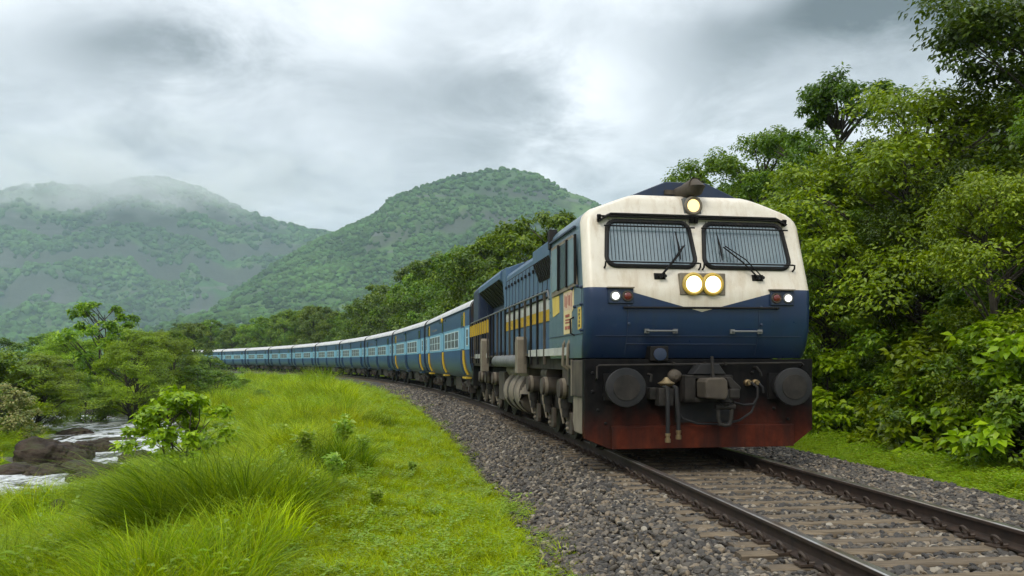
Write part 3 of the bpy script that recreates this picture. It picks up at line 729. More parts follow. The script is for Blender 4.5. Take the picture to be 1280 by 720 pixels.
        for i in range(nb):
            x = x0+.05 + (x1-x0-.10)*i/(nb-1); g.tube([F((x, z0+.07), .075), F((x*.995, z1+.02), .075)], .0042, 5)
        for zz in (z0+.045, z1-.075): g.tube([F((x0-.02, zz), .082), F((x1+.02, zz), .082)], .010, 6)
        g.tube([F((x0-.10, z1+.055), .07), F((x1+.02, z1+.055), .07)], .013, 6)
        for xx in (x0-.04, x1+.04): g.tube([F((xx, z0-.03), .0), F((xx, z0-.005), .06), F((xx, z0+.04), .082), F(((x0 if xx < x0 else x1), z0+.045), .082)], .013, 6)
        for xx in (x0-.07, x1+.0): g.bar(F((xx, z1+.0), .03), F((xx, z1+.075), .08), .045, .05)
        g.obj('wire_guard', MAT['black_iron'], fr, 40)
        w = MB(); b0 = F(base, .04); t0 = F(tip, .10)
        w.box(base[0]-.075, base[0]+.075, yfront(base[1])-.018, yfront(base[1])+.02, base[1]-.04, base[1]+.04)
        off = Vector((.022, 0, .016))
        w.tube([b0, F(((base[0]+tip[0])/2, (base[1]+tip[1])/2), .12), t0], .010, 6); w.tube([Vector(b0)+off*1.7, Vector(F(((base[0]+tip[0])/2, (base[1]+tip[1])/2), .12))+off*2, Vector(t0)+off], .008, 6)
        w.cyl((b0[0], b0[1]-.03, b0[2]), (b0[0], b0[1]+.06, b0[2]), .028, 12); w.cyl((b0[0]+.055, b0[1]-.03, b0[2]), (b0[0]+.055, b0[1]+.06, b0[2]), .022, 12)
        w.tube([F((blade, 2.72), .085), F((blade-.01, 2.88), .10), F((blade-.035, 3.10), .088)], [.007, .014, .006], 6); w.obj('wiper', MAT['black_iron'], fr, 40)
    # --- twin headlamps
    z = 2.40; y = yfront(z)
    hl_ = MB().box(-.30, .315, y-.05, y+.09, z-.14, z+.145).obj('headlamp_box', MAT['tan_iron'], L, 30, .01)
    for x in (-.125, .135):
        hd = MB().tube([(x+.125*cos(a), y-.062, z+.0+.125*sin(a)) for a in np.linspace(0, 2*pi, 30, endpoint=False)], .026, 8, True).obj('headlight', MAT['lamp_rim_yellow'], L)
        MB().lathe([(0, .115), (.02, .115), (.04, .09), (.05, .0001)], (x, y-.05, z), (0, -1, 0), 30).obj('lens', MAT['lamp_warm'], hd)
    # --- marker lamp clusters
    for sg, xc in ((-1, -1.09), (1, 1.10)):
        bx = MB().box(xc-.165, xc+.165, -.03, .05, 2.13, 2.33).obj('marker_lamp_box', MAT['navy'], L, 30, .01)
        MB().box(xc-.18, xc+.17, -.06, .05, 2.335, 2.35).obj('hood', MAT['tan_iron'], bx, 0)
        for k, (dx, mt, rr) in enumerate(((sg*.075, 'lamp_white', .046), (-sg*.085, 'red_lens', .048))):
            ml = MB().tube([(xc+dx+(rr+.012)*cos(a), -.035, 2.23+(rr+.012)*sin(a)) for a in np.linspace(0, 2*pi, 24, endpoint=False)], .014, 8, True).obj('marker_light', MAT['grey_iron'] if k == 0 else MAT['brown_iron'], bx)
            MB().lathe([(0, rr), (.02, rr), (.03, rr*.7), (.034, .0001)], (xc+dx, -.03, 2.23), (0, -1, 0), 24).obj('lens', MAT[mt], ml) if False else MB().lathe([(0, rr), (.02, rr), (.03, rr*.7), (.034, .0001)], (xc+dx, -.03, 2.23), (0, -1, 0), 24).obj('lens', MAT[mt], bx)
    # --- bar under the V, grab handles
    mb = MB(); mb.tube([(-1.06, -.035, 2.075), (1.05, -.035, 2.09)], .016, 8)
    for x in (-1.04, -.35, .4, 1.03): mb.cyl((x, -.035, 2.08), (x, .02, 2.08), .012, 8)
    mb.obj('nose_bar', MAT['black_iron'], L)
    for xa, xb in ((-.74, -.36), (.42, .80)):
        mb = MB(); mb.tube([(xa, .01, 1.765), (xa, -.05, 1.765), (xa+.03, -.06, 1.765), (xb-.03, -.06, 1.765), (xb, -.05, 1.765), (xb, .01, 1.765)], .014, 8)
        for x in (xa, xb): mb.box(x-.03, x+.03, -.008, .02, 1.735, 1.795)
        mb.obj('grab_handle', MAT['grey_iron'], L)
    # --- small lamp box at the lower nose
    bx = MB().box(-.71, -.47, -.05, .22, 1.36, 1.56).obj('socket_box', MAT['black_iron'], L, 0, .008)
    MB().lathe([(0, .085), (.02, .085), (.025, .06), (.026, .0001)], (-.585, -.05, 1.45), (0, -1, 0), 20).obj('cover', MAT['navy'], bx)
    # --- front beam
    out = [(-1.55, 1.385), (-1.555, .42), (-1.54, .31), (-1.22, .17), (1.26, .17), (1.55, .40), (1.55, 1.385)]
    beam = MB().prism(out, 'y', .02, .16).obj('front_beam', MAT['front_beam_paint'], L, 0, .008)
    MB().box(-1.50, 1.50, .16, 1.2, .75, 1.38).obj('frame_end', MAT['black_iron'], L)
    MB().prism([(-.045, .175), (-.045, .47), (-.02, .485), (.02, .485), (.02, .175)], 'x', -1.215, 1.255).obj('rail_guard', MAT['front_beam_paint'], L, 0, .006)
    mb = MB()
    for x, z in ((-1.45,.95),(-1.3,.9),(-1.38,.70),(-1.28,.52),(1.42,.78),(1.2,.55),(-.3,.6),(1.0,.7),(.7,1.2),(-1.45,1.2)):
        mb.lathe([(0, .022), (.012, .022), (.02, .012)], (x, .02, z), (0, -1, 0), 8)
    mb.objs('bolt', MAT['black_iron'], beam)
    mb = MB(); mb.tube([(-1.41, -.0, 1.11), (-1.41, -.05, 1.13), (-1.41, -.05, 1.28), (-1.38, -.05, 1.30), (1.35, -.05, 1.335), (1.38, -.05, 1.31), (1.38, .01, 1.28)], .014, 8)
    for x in (-.4, .02, .3): mb.box(x-.015, x+.015, -.07, .03, 1.30, 1.345)
    mb.obj('uncoupling_rod', MAT['cast_iron'], L)
    # buffers
    for x in (-1.11, 1.11):
        b = MB(); b.lathe([(0, .17), (.10, .17), (.105, .125), (.30, .125)], (x, .02, 1.01), (0, -1, 0), 28); b.box(x-.2, x+.2, -.03, .03, .83, 1.19)
        bo = b.obj('buffer', MAT['black_iron'], L)
        MB().lathe([(0, .12), (.0, .255), (.035, .258), (.05, .25), (.062, .17), (.066, .0001)], (x, -.28, 1.01), (0, -1, 0), 40).obj('buffer_head', MAT['buffer_face'], bo)
        MB().lathe([(0, .17), (.006, .168), (.008, .0001)], (x, -.344, 1.01), (0, -1, 0), 36).obj('wear_plate', MAT['grey_iron'] if False else MAT['cast_iron'], bo)
    # coupler
    cp = MB(); cp.box(-.30, .34, -.05, .06, .80, 1.17); cp.box(-.30, -.16, -.20, -.05, .80, 1.16); cp.box(-.30, .34, -.20, -.05, 1.12, 1.17); cp.box(-.30, .0, -.2, -.05, .80, .86); cp.box(.28, .34, -.2, -.05, .9, 1.17)
    cpo = cp.obj('coupler', MAT['cast_iron'], L, 0, .012)
    k = MB(); k.prism([(-.14, .87), (.12, .85), (.15, .92), (.14, 1.10), (.10, 1.14), (-.12, 1.13), (-.15, 1.08)], 'y', -.50, -.18); k.obj('knuckle', MAT['brown_iron'], cpo, 0, .02)
    k = MB(); k.prism([(.16, 1.14), (.22, 1.15), (.37, 1.00), (.33, .92), (.24, .95)], 'y', -.40, -.18); k.box(.20, .34, -.42, -.24, .86, .99); k.cyl((.17, -.36, .77), (.17, -.36, .98), .055, 14); k.obj('jaw', MAT['cast_iron'], cpo, 0, .018)
    k = MB(); k.prism([(-.20, 1.18), (.24, 1.18), (.14, 1.32), (-.10, 1.32)], 'y', -.22, .02); k.obj('lift_plate', MAT['buffer_face'], cpo, 0, .01)
    MB().bar((.03, -.3, 1.12), (.03, -.26, 1.42), .03, .03).obj('lift_pin', MAT['cast_iron'], cpo)
    sh = MB(); sh.tube([(.08, -.34, .74), (.08, -.35, .60), (.10, -.36, .52), (.16, -.36, .50), (.22, -.36, .51), (.25, -.35, .60), (.26, -.34, .74)], .026, 8); sh.cyl((.04, -.34, .75), (.30, -.34, .75), .04, 12); sh.cyl((.17, -.34, .75), (.17, -.34, .86), .05, 12); sh.lathe([(0, .05), (.03, .10), (.06, .05)], (.17, -.34, .79), (0, 0, 1), 16)
    sh.obj('shackle', MAT['cast_iron'], cpo, 40)
    MB().box(-.36, .42, .01, .018, .52, .86).obj('draft_pocket', MAT['rubber'], L)
    MB().lathe([(0, .09), (.05, .09), (.08, .06), (.1, .03)], (-.38, .0, 1.16), (0, -1, -.2), 16).obj('bracket', MAT['brown_iron'], L)
    # brake hoses with cup holder on the left
    hb = MB(); hb.box(-.74, -.62, -.12, .04, .84, 1.0); hb.prism([(-.66,.76),(-.47,.76),(-.45,.99),(-.66,1.0)], 'y', -.24, -.06); ho = hb.obj('hose_bracket', MAT['cast_iron'], L, 0, .012)
    hb = MB(); hb.lathe([(0,.07),(.04,.11),(.08,.05),(.12,.02)], (-.53, -.14, 1.02), (0,0,1), 18); hb.obj('valve_cap', MAT['brass'], ho)
    for x, zb0, xb in ((-.56, .28, -.555), (-.44, .32, -.415)):
        hs = MB(); hs.tube([(x-.02, -.14, 1.03), (x, -.26, 1.0), (x, -.28, .85), (xb, -.27, .6), (xb, -.27, zb0+.08)], .026, 9); hso = hs.obj('brake_hose', MAT['rubber'], L)
        hs = MB(); hs.lathe([(0,.022),(.0,.036),(.05,.036),(.05,.026),(.09,.026),(.09,.034),(.12,.034)], (xb, -.27, zb0), (0,0,1), 12); hs.obj('coupling', MAT['brass'], hso)
    hs = MB(); hs.tube([(-.5, -.10, .95), (-.5, -.14, .55), (-.49, -.14, .50)], .02, 8); hs.obj('drain_pipe', MAT['cast_iron'], L)
    # cables at the right
    for path in ([(.62,.0,1.06),(.64,-.10,1.06),(.70,-.14,1.0),(.70,-.14,.86),(.64,-.14,.77),(.50,-.16,.76),(.34,-.2,.80)], [(.73,.0,1.05),(.75,-.08,1.05),(.79,-.1,1.0),(.80,-.1,.92)], [(.70,-.12,.85),(.62,-.13,.66),(.45,-.14,.55),(.2,-.13,.50),(-.1,-.12,.51),(-.3,-.1,.58),(-.38,-.06,.72)]):
        MB().tube(path, .016, 8).obj('cable', MAT['rubber'], L)
    for x in (.62, .73): MB().lathe([(0,.045),(.05,.045),(.06,.03),(.11,.03)], (x, .02, 1.06), (0,-1,0), 14).obj('socket', MAT['brass'], L)
    MB().tube([(.72,.01,1.27),(.73,-.05,1.27),(.78,-.06,1.2),(.79,-.05,1.15)], .018, 8).obj('hook', MAT['cast_iron'], L)
    MB().tube([(-.72,.01,1.18),(-.70,-.06,1.17),(-.71,-.06,1.08)], .018, 8).obj('hook', MAT['cast_iron'], L)
    # --- cab side: windows, stickers, roof edge, handles (both sides)
    for sg in (-1, 1):
        X = sg*HW
        fr = MB(); wy = [.42, .95, 1.50, 2.06]
        poly = [(.40, 2.40), (2.08, 2.36), (2.10, 3.10), (.70, 3.10), (.60, 3.04)]
        fr.prism(poly, 'x', X-.005, X+sg*.022); fo = fr.obj('side_window', MAT['tan_iron'], L, 0, .006)
        for (ya, yb) in ((.50, .93), (1.02, 1.50), (1.58, 2.03)):
            top = .10 if ya < .6 else 0
            p = MB(); p.prism([(ya, 2.45), (yb, 2.43), (yb, 3.05), (ya+top, 3.05)], 'x', X+sg*.024, X+sg*.029); p.obj('pane', MAT['cab_glass'] if ya != 1.02 else MAT['dark_glass'], fo, 0)
            MB().box(*sorted((X+sg*.02, X+sg*.05)), ya-.075, ya-.035, 2.42, 3.07).obj('mullion', MAT['black_iron'], fo)
        MB().box(*sorted((X-.12*sg, X+sg*.01)), 2.30, 2.42, 3.12, 3.42).obj('roof_vent', MAT['rubber'], L, 0, .01)
        MB().bar((X*.985+sg*.02, .62, 3.20), (X*.985+sg*.02, 2.3, 3.20), .03, .025).obj('gutter', MAT['navy'], L)
        mb = MB(); mb.box(*sorted((X, X+sg*.006)), .14, 2.3, 1.725, 1.737); mb.box(*sorted((X, X+sg*.006)), .19, .20, 1.75, 2.35); mb.box(*sorted((X, X+sg*.006)), .16, .5, 2.13, 2.14)
        for (yy, zz) in ((.19,2.36),(.17,2.13),(.18,1.78),(.55,2.12),(.7,2.38),(.4,2.39)): mb.lathe([(0,.022),(.03,.022),(.04,.01)], (X, yy, zz), (sg,0,0), 8)
        mb.obj('seam', MAT['navy'], L)
        MB().tube([(X, .62, 1.72), (X+sg*.05, .63, 1.75), (X+sg*.05, .66, 1.95), (X, .67, 1.98)], .013, 7).obj('grab_handle', MAT['black_iron'], L)
        if sg < 0:
            st = MB().prism([(.80,1.76),(1.28,1.75),(1.30,2.38),(.66,2.38),(.66,2.11),(.78,2.05)], 'x', X-.006, X).obj('sticker', MAT['sticker_cream'], L, 0)
            for i in range(5): MB().box(X-.010, X-.005, .78+.1*i, .81+.1*i+.03*(i % 2), 2.14+.02*(i % 3), 2.33-.02*(i % 2)).obj('print', MAT['print_red'], st, 0)
            MB().box(X-.0075, X-.0065, .72, 1.26, 2.10, 2.36).obj('panel', MAT['sticker_pink'], st, 0)
            for j, (za, zc) in enumerate(((2.0, 2.04), (1.95, 1.97), (1.91, 1.93), (1.82, 1.87))):
                for i in range(2 if j == 3 else 1): MB().box(X-.010, X-.005, .90+.16*i, .90+.16*i+(.12 if j == 3 else .26), za, zc).obj('print', MAT['print_red'], st, 0)
            s2 = MB().prism([(.22,1.80),(.42,1.79),(.42,2.10),(.22,2.10)], 'x', X-.006, X).obj('sticker', MAT['sticker_yellow'], L, 0)
            for i in range(5): MB().box(X-.009, X-.005, .28+.01*(i % 2), .36-.015*(i % 3), 1.83+.052*i, 1.865+.052*i).obj('print', MAT['print_dark'], s2, 0)
            MB().prism([(1.60,2.10),(2.05,2.05),(2.10,2.36),(1.60,2.36)], 'x', X-.006, X).obj('sticker', MAT['sticker_yellow'], L, 0)
    # --- hood: roof-capped body with door panels
    HH = 1.40
    prof = [(-HH, 1.5), (-HH, 3.22), (-HH+.04, 3.30), (-.9, 3.46), (-.4, 3.55), (.4, 3.55), (.9, 3.46), (HH-.04, 3.30), (HH, 3.22), (HH, 1.5)]
    hood = MB().prism(prof, 'y', 2.36, 7.9).obj('hood', MAT['hood_paint'], L, 25, .012)
    for sg in (-1, 1):
        X = sg*HH; yy = 2.42; w = .40
        for i in range(13):
            y0 = 2.42 + i*.418; d = MB(); d.box(*sorted((X, X+sg*.011)), y0, y0+.33, 2.46, 3.12); do = d.obj('door_panel', MAT['hood_paint'], hood, 0, .006)
            lt = MB(); lt.box(*sorted((X+sg*.02, X+sg*.05)), y0+.26, y0+.32, 2.96, 3.02); lt.box(*sorted((X+sg*.02, X+sg*.045)), y0+.27, y0+.31, 2.52, 2.58); lt.objs('latch', MAT['black_iron'], do)
            d = MB(); d.box(*sorted((X, X+sg*.016)), y0, y0+.385, 1.56, 2.0); d.obj('lower_panel', MAT['hood_paint'], hood, 0, .006)
        MB().box(*sorted((X, X+sg*.004)), 2.40, 7.86, 2.45, 3.14).obj('door_gap_shade', MAT['rubber'], hood, 0)  # dark backing sheet, paints in the shade of the gaps between doors
        st = MB(); st.box(*sorted((X, X+sg*.012)), 2.40, 7.86, 2.05, 2.43); st.obj('stripe', MAT['stripe_paint'], hood, 0)
        MB().tube([(X+sg*.02, 2.4, 2.45), (X+sg*.02, 7.9, 2.45)], .018, 6).obj('moulding', MAT['black_iron'], hood)
        # air intake overhang behind the cab
        ib = MB().prism([(sg*1.30, 3.36), (sg*1.53, 3.27), (sg*1.53, 3.06), (sg*1.41, 2.74), (sg*1.30, 2.74)], 'y', 2.44, 3.9).obj('air_intake', MAT['hood_paint'], L, 0, .01)
        g = MB()
        for i in range(9): g.bar((sg*1.535, 2.55+.15*i, 3.05), (sg*1.425, 2.55+.15*i, 2.76), .02, .02)
        g.add([(sg*1.533, 2.46, 3.05), (sg*1.533, 3.88, 3.05), (sg*1.416, 3.88, 2.745), (sg*1.416, 2.46, 2.745)], [(0,1,2,3)]); g.obj('grille', MAT['rubber'], ib, 0)
        # radiator section: narrow body, flared top with dark underside
        fl = MB().prism([(sg*.9, 3.66), (sg*1.42, 3.46), (sg*1.47, 3.38), (sg*1.47, 3.26), (sg*1.08, 2.86), (sg*.9, 2.86)], 'y', 8.5, 12.7).obj('radiator_flare', MAT['hood_paint'], L, 0, .012)
        g = MB(); g.add([(sg*1.475, 8.6, 3.25), (sg*1.475, 12.6, 3.25), (sg*1.085, 12.6, 2.85), (sg*1.085, 8.6, 2.85)], [(0,1,2,3)])
        for i in range(8): g.bar((sg*1.478, 8.8+.5*i, 3.245), (sg*1.09, 8.8+.5*i, 2.845), .03, .03)
        g.obj('grille', MAT['rubber'], fl, 0)
        fin = MB().prism([(7.9, 1.5), (8.15, 1.5), (8.15, 2.75), (8.4, 3.2), (8.5, 3.45), (7.9, 3.45)], 'x', *sorted((sg*1.30, sg*1.415))).obj('end_fin', MAT['hood_paint'], L, 0, .01)
    MB().prism([(-1.05,1.5),(-1.05,2.95),(-.9,3.64),(-.3,3.70),(.3,3.70),(.9,3.64),(1.05,2.95),(1.05,1.5)], 'y', 7.95, 12.75).obj('radiator_body', MAT['navy'], L, 25)
    mb = MB()
    for y0 in (8.4, 9.5, 10.6, 11.7):
        for sg in (-1, 1): mb.box(*sorted((sg*1.05, sg*1.07)), y0, y0+.95, 1.6, 2.75)
    mb.objs('radiator_door', MAT['hood_paint'], L, 0, .008)
    MB().prism([(-1.44,1.5),(-1.44,3.40),(-1.30,3.55),(-.6,3.66),(.6,3.66),(1.30,3.55),(1.44,3.40),(1.44,1.5)], 'y', 13.0, 14.25).obj('rear_cabinet', MAT['navy'], L, 25, .03)
    MB().prism([(-1.2,1.5),(-1.2,2.9),(1.2,2.9),(1.2,1.5)], 'y', 12.75, 13.0).obj('rear_bulkhead', MAT['navy'], L)
    MB().box(-1.46, -1.44, 13.1, 14.1, 1.7, 2.5).obj('rear_door', MAT['brown_iron'], L, 0, .004)
    for y0 in (5.0, 6.4): MB().lathe([(0,.26),(.12,.26),(.14,.2),(.16,.0001)], (0, y0, 3.54), (0,0,1), 20).obj('roof_fan', MAT['navy'], L)
    MB().box(-.35, .35, 3.4, 4.3, 3.53, 3.72).obj('exhaust_stack', MAT['black_iron'], L, 0, .03)
    # --- underframe, walkway, handrails
    MB().box(-1.42, 1.42, .9, 14.3, 1.22, 1.45).obj('underframe', MAT['under_brown'], L, 0, .01)
    for sg in (-1, 1):
        X = sg*1.54
        MB().box(*sorted((sg*1.38, X)), 1.05, 14.3, 1.455, 1.50).obj('walkway', MAT['brown_iron'], L, 0)
        for (ya, yb) in ((1.1, 1.95), (2.0, 4.2), (10.2, 12.9)): MB().box(*sorted((X, X+sg*.012)), ya, yb, 1.44, 1.56).obj('sill', MAT['pale_sill'], L, 0, .004)
        MB().tube([(X, 2.36, 2.36), (X, 2.5, 2.50), (X, 13.9, 2.50), (X, 14.2, 2.40)], .02, 8).obj('handrail', MAT['grey_iron'], L)
        y = 2.75; k = 0
        while y < 14.2:
            p = MB(); p.box(*sorted((X-sg*.012, X+sg*.022)), y-.035, y+.035, 1.30, 2.49); p.obj('stanchion', MAT['black_iron'] if k % 3 else MAT['brown_iron'], L, 0, .004)
            if y > 9.6:
                q = MB(); q.box(*sorted((X-sg*.016, X+sg*.026)), y-.037, y+.037, 2.10, 2.42); q.obj('stripe', MAT['stripe_paint'] if False else MAT['yellow_rail'], L, 0)
            y += .62 if y < 9 else .5; k += 1
        if True:
            MB().lathe([(0,.0001),(.0,.10),(.05,.135),(3.3,.135),(3.35,.10),(3.352,.0001)], (sg*1.50, 5.3, 1.36), (0,1,0), 20).obj('air_pipe', MAT['grey_iron'], L, 40)
        for (ya, zt, zb_) in ((4.75, 1.83, 1.12), (10.3, 1.95, 1.10)):
            MB().prism([(ya, zb_), (ya+.30, zb_), (ya+.30, zt-.12), (ya+.22, zt), (ya+.05, zt), (ya, zt-.06)], 'x', *sorted((sg*1.48, sg*1.66))).obj('sand_box', MAT['tan_iron'], L, 0, .015)
        # front steps: two panels and pipes
        sp = MB(); sp.box(*sorted((sg*1.30, X)), .18, .86, .86, 1.37); so = sp.obj('step_panel', MAT['brown_iron'], L, 0, .015)
        sp = MB(); sp.prism([(.20,.86),(.86,.86),(.90,.50),(.80,.34),(.40,.34),(.20,.40)], 'x', *sorted((sg*1.30, X-sg*.03))); sp.obj('lower_step', MAT['tan_iron'], so, 0, .02)
        MB().box(*sorted((X-.005, X+.012)), .82, .86, .86, 1.38).obj('edge', MAT['tan_iron'], so, 0)
        for yy in (.95, 1.25): MB().tube([(X-sg*.03, yy, 1.70), (X+sg*.02, yy, 1.60), (X+sg*.02, yy+.05, 1.30), (X-sg*.1, yy+.05, 1.2)], .022, 8).obj('pipe', MAT['tan_iron'], L)
        MB().box(*sorted((sg*1.2, sg*1.44)), 1.15, 1.9, .98, 1.40).obj('equipment_box', MAT['brown_iron'], L, 0, .02)
        MB().lathe([(0,.0001),(0,.13),(.5,.13),(.5,.0001)], (sg*1.28, 3.3, 1.14), (0,1,0), 18).obj('air_reservoir', MAT['brown_iron'], L)
        # fuel tank and small tanks
        ft = MB(); ft.lathe([(0,.0001),(.02,.40),(.06,.44),(2.2,.44),(2.24,.40),(2.26,.0001)], (sg*1.06, 5.5, .70), (0,1,0), 32); fto = ft.obj('fuel_tank', MAT['brown_iron'], L, 40)
        for yy in (5.62, 6.35, 7.2):
            MB().lathe([(0,.44),(0,.462),(.42 if yy < 7 else .3,.462),(.42 if yy < 7 else .3,.44)], (sg*1.06, yy, .70), (0,1,0), 32).obj('strap', MAT['tan_iron'], fto, 40)
        for yy in (5.4, 6.9):
            MB().lathe([(0,.0001),(.01,.15),(.04,.17),(1.1,.17),(1.13,.15),(1.14,.0001)], (sg*1.22, yy, 1.19-.03), (0,1,0), 22).obj('air_reservoir', MAT['tan_iron'], L, 40)
        # bogies
        for bi, y0 in enumerate((1.35, 8.7)):
            bg = MB(); bg.prism([(y0,.62),(y0+.5,.52),(y0+3.5,.52),(y0+4.0,.62),(y0+4.0,.86),(y0+3.4,.98),(y0+.6,.98),(y0,.86)], 'x', *sorted((sg*1.08, sg*1.22)))
            bo = bg.obj('bogie_frame', MAT['under_brown'], L, 0, .02)
            for k in range(3):
                yc = y0 + .65 + k*1.35 - (.25 if bi == 0 else 0)
                ax = MB(); ax.lathe([(0,.10),(.02,.145),(.30,.15),(.33,.14),(.34,.0001)], (sg*1.20, yc, .93), (sg,0,0), 22); ao = ax.obj('axle_arm', MAT['brown_iron'], L, 40)
                MB().lathe([(0,.148),(.0,.162),(.05,.162),(.05,.14)], (sg*1.44, yc, .93), (sg,0,0), 22).obj('rim', MAT['tan_iron'], ao, 40)
                MB().box(*sorted((sg*1.2, sg*1.42)), yc-.02, yc+.62, .93, 1.07).obj('link', MAT['brown_iron'], ao, 0, .03)
                dm = MB(); dm.cyl((sg*1.40, yc+.06, .48), (sg*1.40, yc+.06, .84), .058, 14); dm.cyl((sg*1.40, yc+.06, .62), (sg*1.40, yc+.06, .80), .078, 14); do = dm.obj('damper', MAT['cast_iron'], L)
                hg = MB(); hg.prism([(yc-.12,.22),(yc+.22,.22),(yc+.25,.30),(yc+.25,.56),(yc-.12,.56),(yc-.15,.30)], 'x', *sorted((sg*1.30, sg*1.36))); hgo = hg.obj('axle_box', MAT['brown_iron'], L, 0, .015)
                nb = MB()
                for zz in (.30, .38, .46): nb.lathe([(0,.028),(.025,.028),(.035,.015)], (sg*1.36, yc+.10, zz), (sg,0,0), 8)
                nb.objs('bolt', MAT['tan_iron'], hgo)
                MB().box(*sorted((sg*1.25, sg*1.33)), yc+.40, yc+.60, .5, .86).obj('spring_plate', MAT['tan_iron'], bo, 0, .02)
                MB().tube([(sg*1.38, yc+.52, .95), (sg*1.40, yc+.55, .7), (sg*1.34, yc+.5, .35)], .018, 7).obj('pipe', MAT['tan_iron'], bo)
                wh = MB(); wh.lathe([(0,.0001),(0,.50),(.03,.50),(.035,.46),(.12,.465),(.125,.40),(.10,.18),(.135,.16),(.14,.0001)], (sg*(GA/2-.06), yc+.06, .465), (sg,0,0), 36); wh.obj('wheel', MAT['cast_iron'], L, 40)
            MB().box(*sorted((sg*.6, sg*1.1)), y0+.2, y0+3.8, .45, 1.2).obj('traction_gear', MAT['under_black'], L, 0, .03)
        MB().box(*sorted((sg*1.1, sg*1.45)), 7.9, 8.75, .45, 1.12).obj('battery_box', MAT['brown_iron'], L, 0, .03)
    # rear buffers & coupler to the first coach
    MB().box(-1.45, 1.45, 14.25, 14.4, .6, 1.48).obj('rear_beam', MAT['black_iron'], L, 0, .01)
    seen = set()
    for o in L.children_recursive:
        if o.data and o.data.name not in seen:
            seen.add(o.data.name); me = o.data; n = len(me.vertices); co = np.zeros(n*3, np.float32); me.vertices.foreach_get('co', co); co = co.reshape(-1, 3)
            co[:, 0] *= 1.06; co[:, 2] = np.where(co[:, 2] > 2.3, 2.3+(co[:, 2]-2.3)*1.065, co[:, 2]); me.vertices.foreach_set('co', co.ravel()); me.update()
    return L
build_loco()

